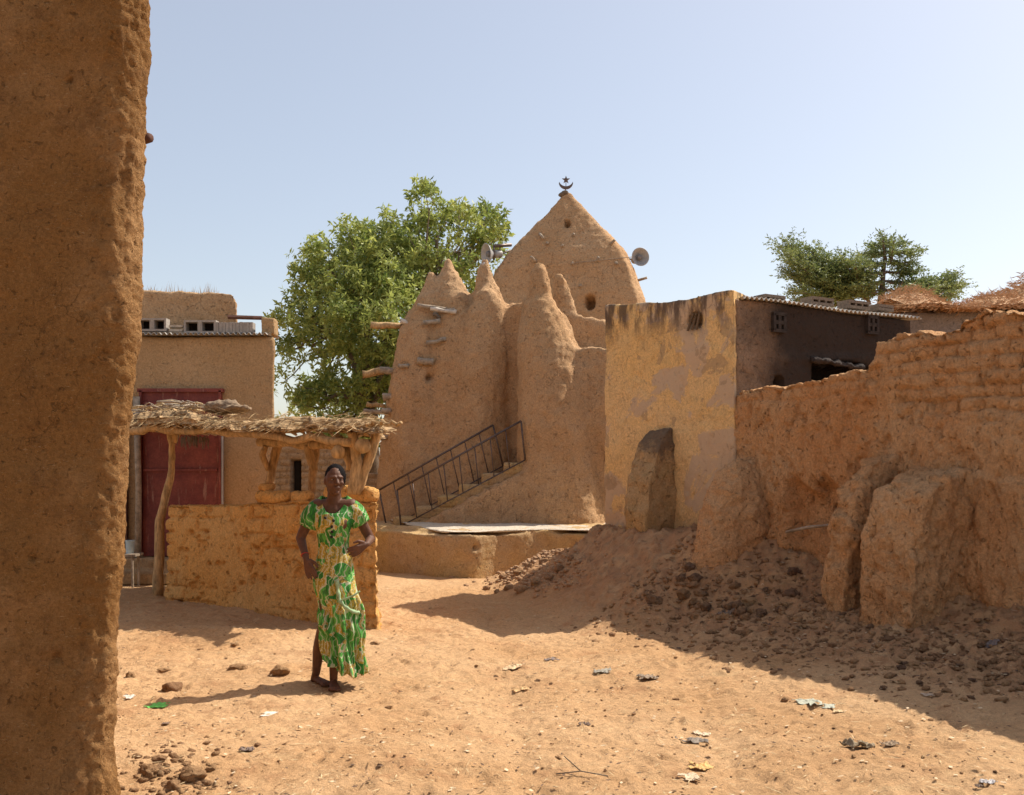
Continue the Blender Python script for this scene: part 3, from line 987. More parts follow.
    for px, py, dx, dz, L in ((540, 234, .3, -.6, .22), (573, 236, .1, .2, .12), (572, 264, .1, .1, .10), (536, 262, -.5, .35, .22), (597, 261, .2, .5, .12),
                              (611, 244, .5, .45, .14), (616, 263, .1, -.3, .14), (547, 243, .1, -.2, .1), (580, 286, .1, 0, .1), (562, 246, .1, 0, .1)):
        q = hit(bt, px, py, 21.5); s = Soup(); e = q + np.array([dx, -.8, dz]) * L
        s.tube([q + [0, .12, 0], q, e], [.04, .035, .028], 7, .12); link('beam_end', s.mesh(), M['wood2'], t, smooth=True)
    s = Soup(); q = P(640, 280, 22); s.tube([q - [.12, 0, .03], q + [.14, -.1, .03]], .03, 7); link('beam_end', s.mesh(), M['wood2'], t, smooth=True)
    s = Soup(); q0 = hit(bt, 576, 263, 21.5); pts = [hit(bt, 576 + k * 7, 263 - .7 * k, 21.5) - [0, .05, 0] for k in range(9)]; s.tube(pts, .009, 5); link('cable', s.mesh(), M['wood2'], t, smooth=True)
    # finial: lump, stem, crescent, star
    ap = P(565.5, 193, 22.4); kz = 22.4 / F
    s = Soup(); s.ball(ap, (.09, .07, .06)); s.ball(ap + [-.09, 0, -.05], (.07, .06, .05)); fl = link('finial', s.remesh(.02, 1, rough_disp(.02, 6)), M['bark'], t)
    s = Soup(); s.tube([ap, ap + [0, 0, 3.5 * kz]], .012, 6); link('stem', s.mesh(), M['steel'], fl, smooth=True)
    c = P(566, 182, 22.4); R = 7.2 * kz; outer = []; inner = []
    for a in np.linspace(math.radians(-172), math.radians(-8), 24):
        outer.append((c[0] + R * math.cos(a), c[2] + R * math.sin(a)))
        inner.append((c[0] + R * .96 * math.cos(a), c[2] + R * .26 + R * .86 * math.sin(a) * .97))
    inner[0] = outer[0]; inner[-1] = outer[-1]
    s = Soup(); pl = [(x, c[1], z) for x, z in outer] + [(x, c[1], z) for x, z in inner[::-1][1:-1]]; s.prism(pl, (0, .03, 0)); link('crescent', s.mesh(), M['steel'], fl)
    sc = P(566, 179.7, 22.4); pl = []
    for k in range(10):
        a = math.pi / 2 + k * math.pi / 5; r = (4.2 if k % 2 == 0 else 1.7) * kz; pl.append((sc[0] + r * math.cos(a), sc[1], sc[2] + r * math.sin(a)))
    s = Soup(); s.prism(pl, (0, .025, 0)); s.tube([sc + [0, .01, -.03], c + [0, .01, -R * .8]], .008, 5); link('star', s.mesh(), M['steel'], fl)
    # toron beams: left side and face
    def tor(a, b, r=.05, m='wood2'):
        pts = [a * (1 - f) + b * f + RS.normal(0, .008, 3) for f in np.linspace(0, 1, 5)]
        s = Soup(); s.tube(pts, [r * RS.uniform(.85, 1.1) for _ in pts], 7, .15); link('toron_beam', s.mesh(), M[m], t, smooth=True)
    YL = 18.3
    for (x0, y0, x1, y1, r, Y, m) in ((371, 325, 402, 325.5, .055, 18.9, 'wood'), (401, 321, 415, 325.5, .05, 18.65, 'white_wood'), (363, 375, 384, 371, .07, 18.9, 'wood'), (380, 370, 396, 371.5, .07, 18.7, 'wood2'),
                                      (383, 397, 400, 397, .075, 18.65, 'wood2'), (366, 404, 385, 406, .045, 18.9, 'wood'), (364, 412, 386, 412, .05, 18.9, 'wood2'), (382, 411, 392, 411, .06, 18.6, 'wood2'), (378, 438, 396, 436, .06, 18.6, 'wood2')):
        tor(P(x0, y0, Y - .6), P(x1, y1, Y - .55), r, m)
    for (x0, y0, x1, y1, r, m) in ((418, 306, 447, 309, .035, 'wood2'), (431, 310, 457, 312, .04, 'white_wood'), (424, 324, 440, 321, .045, 'wood2'), (440, 318, 433, 314, .035, 'bark'), (427, 344, 446, 339, .04, 'wood2'),
                                   (418, 361, 434, 362, .06, 'wood2'), (398, 366, 409, 366, .035, 'wood2'), (435, 313, 455, 309, .03, 'wood2')):
        a, b = hit(bw, x0, y0, 18.6), hit(bw, x1, y1, 18.6)
        a = a - [0, .10, 0]; b = P(x1, y1, min(a[1] + .05, b[1] - .03)); tor(a, b, r, m)
    # ---- stairs
    s0 = P(392, 527, 17.3); s1 = P(522, 463, 17.4); n = 6
    for k in range(n):
        f0 = (k) / n; x0 = s0[0] + (s1[0] - s0[0]) * f0; x1 = s1[0] + .5 if k == n - 1 else s1[0] + .1
        z = s0[2] + (s1[2] - s0[2]) * (k + 1) / n; zb = z - (s1[2] - s0[2]) / n - .03
        s = Soup(); s.box(((x0 + x1) / 2 + .06, 17.42, (z + zb) / 2), (x1 - x0, 1.05, z - zb), jit=.008)
        me = s.remesh(.03, 2, rough_disp(.012, 2, .006, 8)); link('step', me, M['platform'], t)
    s = Soup(); s.prism([(s0[0] + .1, 17.0, .2), (s1[0] + .4, 17.0, .2), (s1[0] + .4, 17.0, s1[2] - .1), (s0[0] + .1, 17.0, s0[2])], (0, 1.0, 0)); link('stair_mass', s.remesh(.05, 2, rough_disp()), M['mosque'], t)
    # ---- railings
    def railing(Y0, Y1, xt0, yt0, xt1, yt1, xb0, yb0, xb1, yb1, n, mid=True, low=None):
        s = Soup()
        A, B = P(xt0, yt0, Y0), P(xt1, yt1, Y1); Cc, D = P(xb0, yb0, Y0), P(xb1, yb1, Y1)
        s.tube([A, B], .020, 6)
        r = link('railing', s.mesh(), M['steel'], t, smooth=True)
        s2 = Soup(); s2.tube([Cc, D], .013, 6); link('bottom_rail', s2.mesh(), M['steel'], r, smooth=True)
        for k in range(n):
            f = k / (n - 1); a = A * (1 - f) + B * f; b = Cc * (1 - f) + D * f
            s3 = Soup(); s3.tube([a, b], .0095 if 0 < k < n - 1 else .015, 6); link('baluster', s3.mesh(), M['steel'], r, smooth=True)
    railing(17.42, 17.48, 379, 490, 493, 425, 387, 529, 503, 466, 9)
    railing(16.8, 16.85, 397, 490, 521, 421, 401, 526, 525, 460, 9)
    # ---- platform
    s = Soup()
    zt = .64
    fr = P(438, 583, 14.6); lf = P(376, 560, 16.2)
    poly = [(lf[0] - .25, 16.3, -.2), (P(440, 0, 14.75)[0], 14.75, -.2), (P(474, 0, 14.65)[0], 14.65, -.2), (P(500, 0, 14.9)[0], 14.95, -.2), (P(545, 0, 15.3)[0], 15.3, -.2), (1.6, 14.9, -.2), (2.6, 16.5, -.2), (2.5, 19, -.2), (-2.7, 19, -.2)]
    s.prism(poly, (0, 0, zt + .2))
    s.prism([(x + .8 * (i in (3, 4)), y + .35, .3) for i, (x, y, z) in enumerate(poly)], (0, 0, zt - .3 + .05))

    def d3(V, N):
        hole = P(476, 547, 14.8)
        return fbm(V, 1.3, 3) * .03 + fbm(V, 6, 4, .6) * .012 - .12 * np.exp(-((V[:, 0] - hole[0]) ** 2 + (V[:, 2] - hole[2]) ** 2) / .035 ** 2)
    me = s.remesh(.03, 3, d3)
    pl = link('terrace', me, M['platform'], t)
    s = Soup(); s.prism([(x, y + (.02 if y < 15.5 else 0), zt + .024) for x, y, z in poly[1:-1]] + [(-2.5, 18.5, zt + .075)], (0, 0, .03)); link('floor_screed', s.remesh(.03, 2, rough_disp(.015, 1.5, .004, 8)), M['cement'], pl)
    return hit, bt


M['white_wood'] = simple('bleached wood', (.52, .45, .37), .3, 14, .85, .006)
hit, BT = mosque()


# ------------------------------------------------------------------ loudspeakers on the tower
def speaker(px, py, Y, r, yaw, pitch, arm_to, label):
    q = P(px, py, Y)
    t = thing('loudspeaker', label, 'loudspeaker', q, 'horn loudspeakers on the mosque tower')
    R = Matrix.Rotation(yaw, 3, 'Z') @ Matrix.Rotation(pitch, 3, 'X')
    def xf(v): return np.array(R @ Vector(v)) + q
    n = 28
    def lathe(prof):      # axis -y is the mouth direction
        s = Soup(); s.rings([np.array([xf((rr * math.cos(a), yy, rr * math.sin(a))) for a in np.arange(n) * 2 * math.pi / n]) for rr, yy in prof], cap=False); return s.mesh()
    link('horn', lathe([(.03, .26), (.05, .22), (.07, .15), (r * .55, .07), (r * .85, .02), (r, -.02), (r * 1.02, -.03), (r * .98, -.035), (r * .84, .005), (r * .5, .06), (.05, .10), (.001, .10)]), M['horn'], t, smooth=True)
    link('horn_core', lathe([(.001, -.005), (r * .26, 0), (r * .30, .04), (r * .2, .09), (.001, .12)]), M['horndark'], t, smooth=True)
    s = Soup(); s.rings([np.array([xf((rr * math.cos(a), yy, rr * math.sin(a))) for a in np.arange(14) * 2 * math.pi / 14]) for rr, yy in ((.07, .18), (.085, .2), (.085, .34), (.07, .36))]); link('driver', s.mesh(), M['horn'], t, smooth=True)
    s = Soup(); e = np.array(arm_to); m = xf((0, .28, 0)); s.tube([m, m + [0, 0, -.02], e], .018, 6); link('bracket', s.mesh(), M['steel'], t, smooth=True)


q = P(619, 258, 22.0)
speaker(640, 257, 21.9, .20, math.radians(14), 0, P(622, 257, 22.3), 'grey horn loudspeaker facing the street on the right side of the mosque tower')
speaker(487, 254, 21.9, .23, math.radians(-62), 0.1, P(512, 250, 22.4), 'pale horn loudspeaker turned away at the left side of the mosque tower')
t_ = [o for o in bpy.data.objects if o.name.startswith('loudspeaker')][-1]
s = Soup(); s.tube([P(494, 246, 21.9), P(511, 245, 22.2)], .04, 6); s.tube([P(494, 246, 21.9), P(494, 260, 21.9)], .02, 6); s.tube([P(500, 247, 22), P(500, 258, 22)], .016, 6); link('arm', s.mesh(), M['steel'], t_, smooth=True)


# ------------------------------------------------------------------ ochre house and its sooty kitchen side
def ochre_house():
    t = thing('mud_house', 'stained ochre plastered house with blackened top edge and sooty kitchen side', 'house', (2.0, 12.6, 0))
    zr, zl = P(0, 288, 11.6)[2], P(0, 305, 13.3)[2]
    s = Soup()
    Cx, Lx = np.array([2.6, 11.6]), np.array([1.24, 13.3])
    fd = (Cx - Lx) / np.linalg.norm(Cx - Lx); back = np.array([-fd[1], fd[0]]); back = back if back[1] > 0 else -back
    s.prism([(Lx[0] - .03, Lx[1], -.2), (Cx[0], Cx[1], -.2), (Cx[0] - .02, Cx[1], zr), (Cx[0] - .5, Cx[1] + .62, zr - .02), (Lx[0], Lx[1], zl)], (.75, 1.15, 0))

    def dsp(V, N):
        d = fbm(V, .9, 3) * .03 + fbm(V, 6, 3, .6) * .005 + fbm(V, 2.2, 3, .5, 40) * .010
        patch = sstep(.05, .09, fbm(V, 1.7, 4, .55, 12)); d = d - patch * .012
        q = P(692, 322, 12.2)
        r2 = (V[:, 0] - q[0]) ** 2 * 1.6 + (V[:, 2] - q[2]) ** 2
        return d - .30 * (r2 < .085 ** 2) * (N[:, 1] < -.2) - .05 * np.exp(-r2 / .13 ** 2)
    w = link('wall', s.remesh(.028, 1, dsp), M['ochre'], t)
    q = P(692, 322, 12.12)
    s = Soup()
    dd = np.append(fd, 0)
    for k in range(3):
        s.tube([q + dd * (-.07 + .07 * k) - [0, 0, .1], q + dd * (.02 + .05 * k) + [0, 0, .1]], .014, 6)
    link('vent_grille', s.mesh(), M['fin'], t)
    # thin top edge stones
    # sooty side wall
    E = np.array([5.25, 13.15]); sd = (E - Cx) / np.linalg.norm(E - Cx); sn = np.array([sd[1], -sd[0]])
    ztl, ztr = P(0, 300, 11.7)[2], P(0, 318, 13.0)[2]
    s = Soup()
    s.prism([(Cx[0] + .02, Cx[1] + .06, -.2), (E[0], E[1], -.2), (E[0], E[1], ztr), (Cx[0] + .02, Cx[1] + .06, ztl)], (-sn[0] * .3, -sn[1] * .3, 0))

    def d4(V, N):
        d = fbm(V, 1.2, 3) * .03 + fbm(V, 6, 4, .6) * .010
        px = 512 + V[:, 0] / V[:, 1] * F; py = HY - (V[:, 2] - CZ) / V[:, 1] * F
        f = (N[:, 1] < -.3)
        op = (np.abs(px - 846) < 34) & (py > 366 + 3 * np.sin(px * .3)) & (py < 392)
        d = d - .26 * op * f
        d = d - .2 * (((px - 778) ** 2 / 30 + (py - 383) ** 2 / 60) < 1) * f
        d = d + .05 * f * np.exp(-((px - 838) / 38) ** 2 - ((py - 359) / 5) ** 2)
        for cx, cy in ((774.5, 318), (782.5, 319), (775, 327), (783, 328)):
            d = d - .16 * (((px - cx) ** 2 + (py - cy) ** 2) < 9) * f
        return d
    w2 = link('kitchen_wall', s.remesh(.022, 1, d4), M['soot'], t)
    # black sheet painting the unlit room behind the opening
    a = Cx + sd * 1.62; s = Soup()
    s.box((a[0] - sn[0] * .35 + .2, a[1] - sn[1] * .35 + .1, 2.6), (1.5, .04, .6), rz=math.atan2(sd[1], sd[0])); link('interior_shade_sheet', s.mesh(), M['dark'], t)
    for (px, py, ps) in ((778.5, 322.5, 11.9), (872, 325, 12.7)):
        q = hitplane(px, py, Cx, sd)
        s = Soup(); w = .085
        for k in (-1, 1):
            s.box(q + np.append(sd, 0) * (w * k) - np.append(-sn, 0) * 0, (.04, .06, .20), rz=math.atan2(sd[1], sd[0]))
            s.box(q + [0, 0, .10 * k], (.21, .06, .04), rz=math.atan2(sd[1], sd[0]))
        s.box(q, (.045, .055, .16), rz=math.atan2(sd[1], sd[0])); s.box(q, (.15, .05, .045), rz=math.atan2(sd[1], sd[0]))
        link('vent_block', s.mesh(), M['darkblock'], t)
    s = Soup(); q = hitplane(838, 361, Cx, sd) + np.append(sn, 0) * .03; s.tube([q - np.append(sd, 0) * .48, q + np.append(sd, 0) * .42 - [0, 0, .06]], [.05, .035], 8, .3); link('lintel', s.remesh(.015, 1, rough_disp(.03, 7)), M['darkblock'], t)
    # corrugated roof, overhanging
    n = 560; U = np.linspace(.03, np.linalg.norm(E - Cx) + .12, n); V = []
    for pz, back_ in ((0, .10), (.0, -.75)):
        for dz in (0, .007):
            for u in U:
                xy = Cx + sd * (u + (.5 * (1 - u / U[-1]) if back_ < 0 else 0)) + sn * back_
                z = ztl + (ztr - ztl) * u / U[-1] + .012 + .016 * math.sin(u * 2 * math.pi / .076) + dz + (.05 if back_ < 0 else 0) + .012 * math.sin(u * 2.6)
                V.append((xy[0], xy[1] + .06, z))
    Fc = []
    for i in range(n - 1):
        Fc += [(i + 1, i, n + i, n + i + 1), (2 * n + i, 2 * n + i + 1, 3 * n + i + 1, 3 * n + i), (n + i, n + i + 1, 3 * n + i + 1, 3 * n + i)[::-1], (i, i + 1, 2 * n + i + 1, 2 * n + i)]
    s = Soup(); s.add(V, Fc); link('roof_sheet', s.mesh(), M['rustsheet'], t)
    # slanted buttress fin on the ochre front
    s = Soup(); y0 = 12.15
    f1 = Cx * .57 + Lx * .43; f2 = Cx * .47 + Lx * .53
    nn = -np.append(back, 0)
    poly = [(0, -.1), (.52, -.1), (.54, .95), (.46, 1.45), (.28, 1.92), (.14, 2.10), (0, 2.14)]
    p0 = hitplane(675, 530, Lx, fd); p0[2] = 0
    s.prism([p0 + nn * (a - .02) + np.array([0, 0, z]) for a, z in poly], -np.append(fd, 0) * .36)
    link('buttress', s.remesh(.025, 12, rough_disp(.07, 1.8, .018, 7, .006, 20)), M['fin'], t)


def hitplane(px, py, A, d):
    k = (px - 512) / F
    # A + d*u with x = k*y
    u = (k * A[1] - A[0]) / (d[0] - k * d[1]); y = A[1] + d[1] * u
    return P(px, py, y)


M['darkblock'] = simple('sooty block', (.045, .035, .03), .3, 20, .95, .006)
M['rustsheet'] = simple('old roof sheet', (.60, .55, .47), .3, 9, .6, .001, .3, .3)
M['bluewall'] = mud('grey plaster', (.30, .27, .25), (.27, .24, .22), bump=.006)
ochre_house()

# concrete blocks weighing the roof down
for k, (px, py, w, h) in enumerate(((776, 297, 28, 8), (824, 299.5, 31, 8), (861, 303, 30, 8), (888, 306, 22, 6))):
    q = hitplane(px, py, C0, np.array([.863, .505])) + np.array([-.02, .22, .0]); wd = w * q[1] / F; hh = h * q[1] / F
    s = Soup(); rz = .53; th = .035
    c, sn_ = math.cos(rz), math.sin(rz)
    for dz in (-hh / 2 + th / 2, hh / 2 - th / 2): s.box(q + [0, 0, dz], (wd, .2, th), rz=rz)
    s.box(q + [-sn_ * .07, c * .07, 0], (wd, .04, hh - 2 * th), rz=rz)
    for f in (-.5, -.17, .17, .5): s.box(q + np.array([c, sn_, 0]) * f * (wd - .035), (.03, .19, hh - 2 * th), rz=rz)
    o = link('concrete_block', s.mesh(), M['brownblock'], None, loc=q)
    tag(o, ['dark hollow block lying on the roof corner nearest the ochre wall', 'dark hollow block on the kitchen roof, second from the ochre wall', 'dark hollow block on the kitchen roof in front of the spreading tree', 'thin dark block lying at the far right end of the kitchen roof'][k], 'block', 'blocks weighing down the kitchen roof')


# ------------------------------------------------------------------ far compound with straw on top
def straw_house():
    t = thing('mud_house', 'low greyish mud house heaped with reddish straw, right behind the crumbling wall', 'house', (5.9, 13.6, 0))
    s = Soup(); a = P(900, 330, 13.7); b = P(1120, 330, 13.0); zt = P(0, 311, 13.7)[2]
    s.prism([(a[0], 13.75, -.2), (b[0] + 1, 13.0, -.2), (b[0] + 1, 13.0, zt - .06), (a[0], 13.75, zt)], (.3, 2.5, 0)); link('wall', s.remesh(.05, 2, rough_disp(.02, 1)), M['bluewall'], t)
    def straw_mass(y0, y1, fz, x0, x1, n, name, par, mat):
        s = Soup()
        for k in range(n):
            x = random.uniform(x0, x1); y = random.uniform(y0, y1); h = fz(x, y)
            if h <= 0: continue
            z = zt - .04 + random.random() ** .5 * h
            d = np.array([random.gauss(0, 1), random.gauss(0, 1), random.gauss(0, .5)]); d *= random.uniform(.05, .14) / np.linalg.norm(d)
            w = np.array([0, 0, random.uniform(.004, .008)])
            q = np.array([x, y, z]); s.add([q, q + d * .5 + w, q + d + [0, 0, .01], q + d * .5 - w], [(0, 1, 2, 3)])
        o = link(name, s.mesh(), M[mat], par); return o
    fz = lambda x, y: (.20 + .10 * math.sin(x * 2.7 + .5) + .14 * math.exp(-((x - 5.45) / .5) ** 2) + .34 * math.exp(-((x - 7.3) / .7) ** 2) + .1 * math.sin(x * 7)) * (1 - ((y - 14.1) / 1.0) ** 2)
    # solid core under the straw
    V = []; nx, ny = 60, 14; Fc = []
    for i in range(nx):
        for j in range(ny):
            x = 5.2 + 4.6 * i / (nx - 1); y = 13.2 + 1.8 * j / (ny - 1); V.append((x, y, zt - .05 + .75 * max(0, fz(x, y)) + .03 * random.random()))
    for i in range(nx - 1):
        for j in range(ny - 1): Fc.append((i * ny + j, (i + 1) * ny + j, (i + 1) * ny + j + 1, i * ny + j + 1))
    s = Soup(); s.add(V, Fc); o = link('straw_heap', s.mesh(), M['strawred'], t, smooth=True)
    o = straw_mass(13.15, 15.0, fz, 5.2, 9.8, 22000, 'straw', t, 'strawred'); o['kind'] = 'stuff'


straw_house()


# ------------------------------------------------------------------ crumbling compound wall on the right
def WP(tt, p, z):
    q = C0 + WD * tt + WN * p
    return np.array([q[0], q[1], z])


def t_of(px):
    k = (px - 512) / F
    return (C0[1] * k - C0[0]) / (WD[0] - k * WD[1])


def right_wall():
    t = thing('compound_wall', 'tall crumbling mud brick compound wall along the right side, with thick buttresses', 'wall', WP(2, 0, 0))
    pts = [(-.12, 2.44)]
    for px, py in ((740, 391), (770, 387), (795, 384), (820, 378), (845, 372), (868, 367), (874, 362), (878, 345), (886, 339), (905, 334), (920, 331), (935, 331), (950, 326), (962, 318), (980, 309), (1000, 307), (1023, 311)):
        tt = t_of(px); pts.append((tt, CZ + (HY - py) * (C0[1] + WD[1] * tt) / F))
    pts += [(4.4, 3.02), (5.6, 3.05), (7.5, 3.0)]
    s = Soup()
    s.prism([WP(-.12, 0, -.3)] + [WP(a, 0, z) for a, z in pts] + [WP(7.5, 0, -.3)], -np.append(WN, 0) * .38)
    me = s.remesh(.021, 1)

    def dsp(V, N):
        q = V[:, :2] - C0; u = q @ WD; p = q @ WN; z = V[:, 2]
        front = sstep(.3, .8, N[:, 0] * WN[0] + N[:, 1] * WN[1])
        topf = sstep(.3, .8, N[:, 2])
        topz = np.interp(u, [a for a, _ in pts], [b for _, b in pts])
        j, rnd = brickdisp(u + .035 * fbm(V, 2.5, 3), z + .035 * fbm(V, 2, 3, .5, 4), .25, .125, .03, 5)
        expo = sstep(1.9, 2.4, u) * sstep(1.85, 2.25, z + .25 * fbm(V, 1.3, 3, .5, 3)) + sstep(.32, .12, topz - z) * .7
        expo = np.clip(expo, 0, 1)
        d = front * expo * ((j - 1) * .032 - rnd * .045)
        d = d + topf * (fbm(V, 7, 3) * .03 + (j - 1) * .03)
        d = d + fbm(V, .8, 3) * .05
        chip = fbm(V * np.array([1, 1, .55]), 6.5, 4, .6, 7)
        d = d + front * (1 - .5 * expo) * (np.minimum(chip, .12) * .05)
        d = d - front * sstep(.30, .46, fbm(V * np.array([1, 1, .6]), 5, 4, .6, 23)) * .03
        d = d + fbm(V, 17, 3, .6) * .010 + front * np.minimum(fbm(V * np.array([1, 1, .16]), 4.5, 3, .6, 51), .1) * .035
        # lower part bulges, eroded line at about z=1.55
        low = sstep(1.62, 1.50, z + .06 * fbm(V, 2, 3)) * sstep(2.4, 3.1, u)
        d = d + front * low * .06
        d = d + front * sstep(1.2, .6, z) * .10 * (1 + fbm(V, 1.6, 3, .5, 8))
        return d
    displace(me, dsp)
    # niche: push in where the photo shows the broken brick recess
    def niche(V, N):
        q = V[:, :2] - C0; u = q @ WD; z = V[:, 2]
        px = 512 + V[:, 0] / V[:, 1] * F; py = HY - (V[:, 2] - CZ) / V[:, 1] * F
        f = ((N[:, 0] * WN[0] + N[:, 1] * WN[1]) > .2)
        m = sstep(782, 790, px) * sstep(842, 836, px) * sstep(478, 495, py + 6 * np.sin(px * .2)) * f
        m2 = (np.abs(px - 829) < 7) * (np.abs(py - 513) < 8) * f
        return np.append(-WN, 0)[None] * (m * .17 + m2 * .22)[:, None]
    displace(me, niche)
    link('wall', me, M['rwall'], t)
    def buttress(u0, u1, prof, seed, a=.05, sm=6):
        """prof: (p, z) profile across"""
        s = Soup(); s.prism([WP(u0, p, z) for p, z in prof], np.append(WD, 0) * (u1 - u0))
        me = s.remesh(.023, sm, lambda V, N: fbm(V, 1.5, 3, .5, seed) * a + fbm(V, 5, 4, .65, seed) * .035 - sstep(.25, .45, fbm(V * np.array([1, 1, .6]), 5, 4, .6, seed + 5)) * .03 + fbm(V, 18, 3, .6) * .010)
        return link('buttress', me, M['rwall'], t)
    # mound-like one next to the ochre house
    s = Soup()
    s.zcone([(*WP(.20, .10, z), rx, ry) for z, rx, ry in ((-.2, .50, 1.0), (.45, .42, .82), (.85, .35, .62), (1.25, .27, .42), (1.58, .17, .25), (1.72, .08, .12))], 22, rz=math.atan2(WD[1], WD[0]))
    link('buttress', s.remesh(.023, 4, lambda V, N: fbm(V, 1.8, 3, .5, 3) * .06 + fbm(V, 6, 4, .6, 1) * .03 + fbm(V, 18, 3, .6) * .012), M['rwall'], t)
    buttress(1.98, 2.24, [(-.1, -.2), (.78, -.2), (.70, .6), (.62, 1.15), (.50, 1.50), (.25, 1.70), (-.1, 1.74)], 11, .08, 22)
    buttress(2.48, 3.06, [(-.1, -.3), (.86, -.3), (.80, .4), (.72, 1.05), (.62, 1.36), (.34, 1.52), (-.1, 1.62)], 19, .05, 12)
    return t


right_wall()
a = P(785, 532, 10.0); b = P(829, 525, 9.95)
a = WP(t_of(786) - .02, .26, 0); a = P(786, 532, a[1]); b = WP(t_of(829), .02, 0); b = P(829, 525, b[1])
s = Soup(); s.tube([a, (a + b) / 2 + [0, 0, .012], b], [.015, .018, .014], 8, .05)
tag(link('stick', s.mesh(), M['wood2'], None, smooth=True), 'pale stick poking out of the niche in the compound wall', 'stick')

SKY_AIR, SKY_DUST, SKY_STR, SUN_STR, EXPO = 1.0, 2.2, .15, 3.6, 0.86
SKY_MIX, SKY_TINT = .5, (1.6, 1.65, 1.7)
# ------------------------------------------------------------------ trees
def leaves_mesh(pos, dirs, length, width, tint):
    n = len(pos)
    d = dirs / (np.linalg.norm(dirs, axis=1)[:, None] + 1e-9)
    r = RS.normal(size=(n, 3)); side = np.cross(d, r); side /= np.linalg.norm(side, axis=1)[:, None] + 1e-9
    up = np.cross(side, d)
    L = length[:, None]; W = width[:, None]
    a = pos; b = pos + d * L * .45 + side * W * .5 + up * W * .12; c = pos + d * L; e = pos + d * L * .45 - side * W * .5 + up * W * .12
    V = np.stack([a, b, c, e], 1).reshape(-1, 3)
    Fc = np.arange(4 * n).reshape(-1, 4)
    me = mesh_np(V, Fc)
    at = me.attributes.new('tint', 'FLOAT', 'POINT'); at.data.foreach_set('value', np.repeat(tint, 4).astype(np.float32))
    return me


def limb(s, a, b, r0, r1, wob=.08, n=7):
    a, b = np.array(a, float), np.array(b, float); L = np.linalg.norm(b - a)
    pts = [a * (1 - f) + b * f + (RS.normal(0, wob * L * .35, 3) if 0 < f < 1 else 0) + np.array([0, 0, -.12 * L * f * (1 - f)]) for f in np.linspace(0, 1, n)]
    s.tube(pts, np.linspace(r0, r1, n), 7, .08)
    return pts


def big_tree():
    Yc = 25.0
    base = P(368, 470, Yc); base[2] = 0
    t = thing('leafy_tree', 'large bushy green tree rising between the gate house and the mosque', 'tree', base)
    blobs = [  # px, py, rx, ry, Y offset, clumps
        (345, 278, 42, 36, 0, 54), (388, 270, 44, 32, -.4, 60), (335, 320, 46, 42, -.5, 66), (390, 320, 52, 52, -.8, 100), (358, 375, 38, 34, 0, 42), (400, 375, 34, 38, .3, 48),
        (440, 264, 34, 24, 0, 22), (468, 246, 22, 20, .6, 11), (488, 222, 15, 17, .6, 14), (462, 214, 11, 14, .3, 9), (440, 218, 9, 12, .3, 6), (425, 194, 5, 14, 0, 5), (427, 226, 13, 15, 0, 10),
        (390, 232, 11, 18, 0, 9), (346, 236, 8, 14, 0, 6), (318, 265, 18, 26, 0, 16), (303, 300, 14, 18, 0, 6), (298, 330, 14, 14, 0, 4), (283, 318, 6, 9, 0, 3), (284, 350, 8, 10, 0, 4), (306, 355, 20, 18, 0, 5),
        (298, 385, 20, 12, .6, 5), (322, 400, 26, 14, 1.2, 14), (465, 290, 30, 30, .8, 30), (500, 262, 8, 30, 1.2, 6), (352, 432, 30, 20, -.5, 34), (306, 404, 22, 9, 1, 10), (370, 245, 22, 16, 0, 16), (412, 240, 14, 18, 0, 12)]
    pos, dr, tint, ln = [], [], [], []
    centers = []
    for bx, by, rx, ry, oy, nc in blobs:
        for k in range(nc):
            while True:
                v = RS.uniform(-1, 1, 3)
                if v @ v < 1: break
            r = (v @ v) ** .5; v = v / (r + 1e-6) * (r ** .6)
            Y = Yc + oy + v[1] * (1.0 + .03 * rx)
            c = P(bx + v[0] * rx, by + v[2] * ry, Y)
            centers.append(c)
            cr = RS.uniform(.16, .34) * (1 if rx > 12 else .7)
            ct = RS.uniform(0, 1)
            for sp in range(RS.randint(5, 11)):
                o = c + RS.normal(0, cr * .55, 3) * [1, 1, .8]
                d0 = RS.normal(0, .6, 3) + [0, 0, .55]; d0 /= np.linalg.norm(d0)
                nl = RS.randint(9, 15)
                f = np.linspace(0, 1, nl)
                pts = o + f[:, None] * d0 * .26
                ld = d0 * .5 + RS.normal(0, .7, (nl, 3)) + [0, 0, -.35]
                pos.append(pts); dr.append(ld); tint.append(np.clip(.55 * ct + .45 * RS.uniform(0, 1, nl) + .0, 0, 1)); ln.append(RS.uniform(.11, .19, nl))
    pos = np.concatenate(pos); dr = np.concatenate(dr); tint = np.concatenate(tint); ln = np.concatenate(ln)
    link('crown', leaves_mesh(pos, dr, ln, ln * .34, tint), M['leaf'], t)
    s = Soup()
    tr = limb(s, base, P(366, 400, Yc), .34, .26, .04)
    hubs = [P(366, 400, Yc)]
    for (x, y, r) in ((345, 330, .15), (392, 330, .16), (370, 300, .14), (430, 290, .12)):
        h = P(x, y, Yc + RS.uniform(-.6, .6)); limb(s, P(366, 402, Yc), h, .2, r * .6); hubs.append(h)
    for (x, y) in ((297, 385), (282, 352), (300, 330), (318, 262), (346, 240), (391, 222), (427, 190), (440, 215), (463, 212), (488, 220), (470, 245), (410, 235)):
        e = P(x, y, Yc); h = min(hubs, key=lambda q: np.linalg.norm(q - e)); limb(s, h, e, .075, .012, .1, 9)
    for c in centers[::4]:
        h = min(hubs, key=lambda q: np.linalg.norm(q - c)); limb(s, h, c, .035, .008, .12, 6)
    link('trunk', s.mesh(), M['bark'], t, smooth=True)


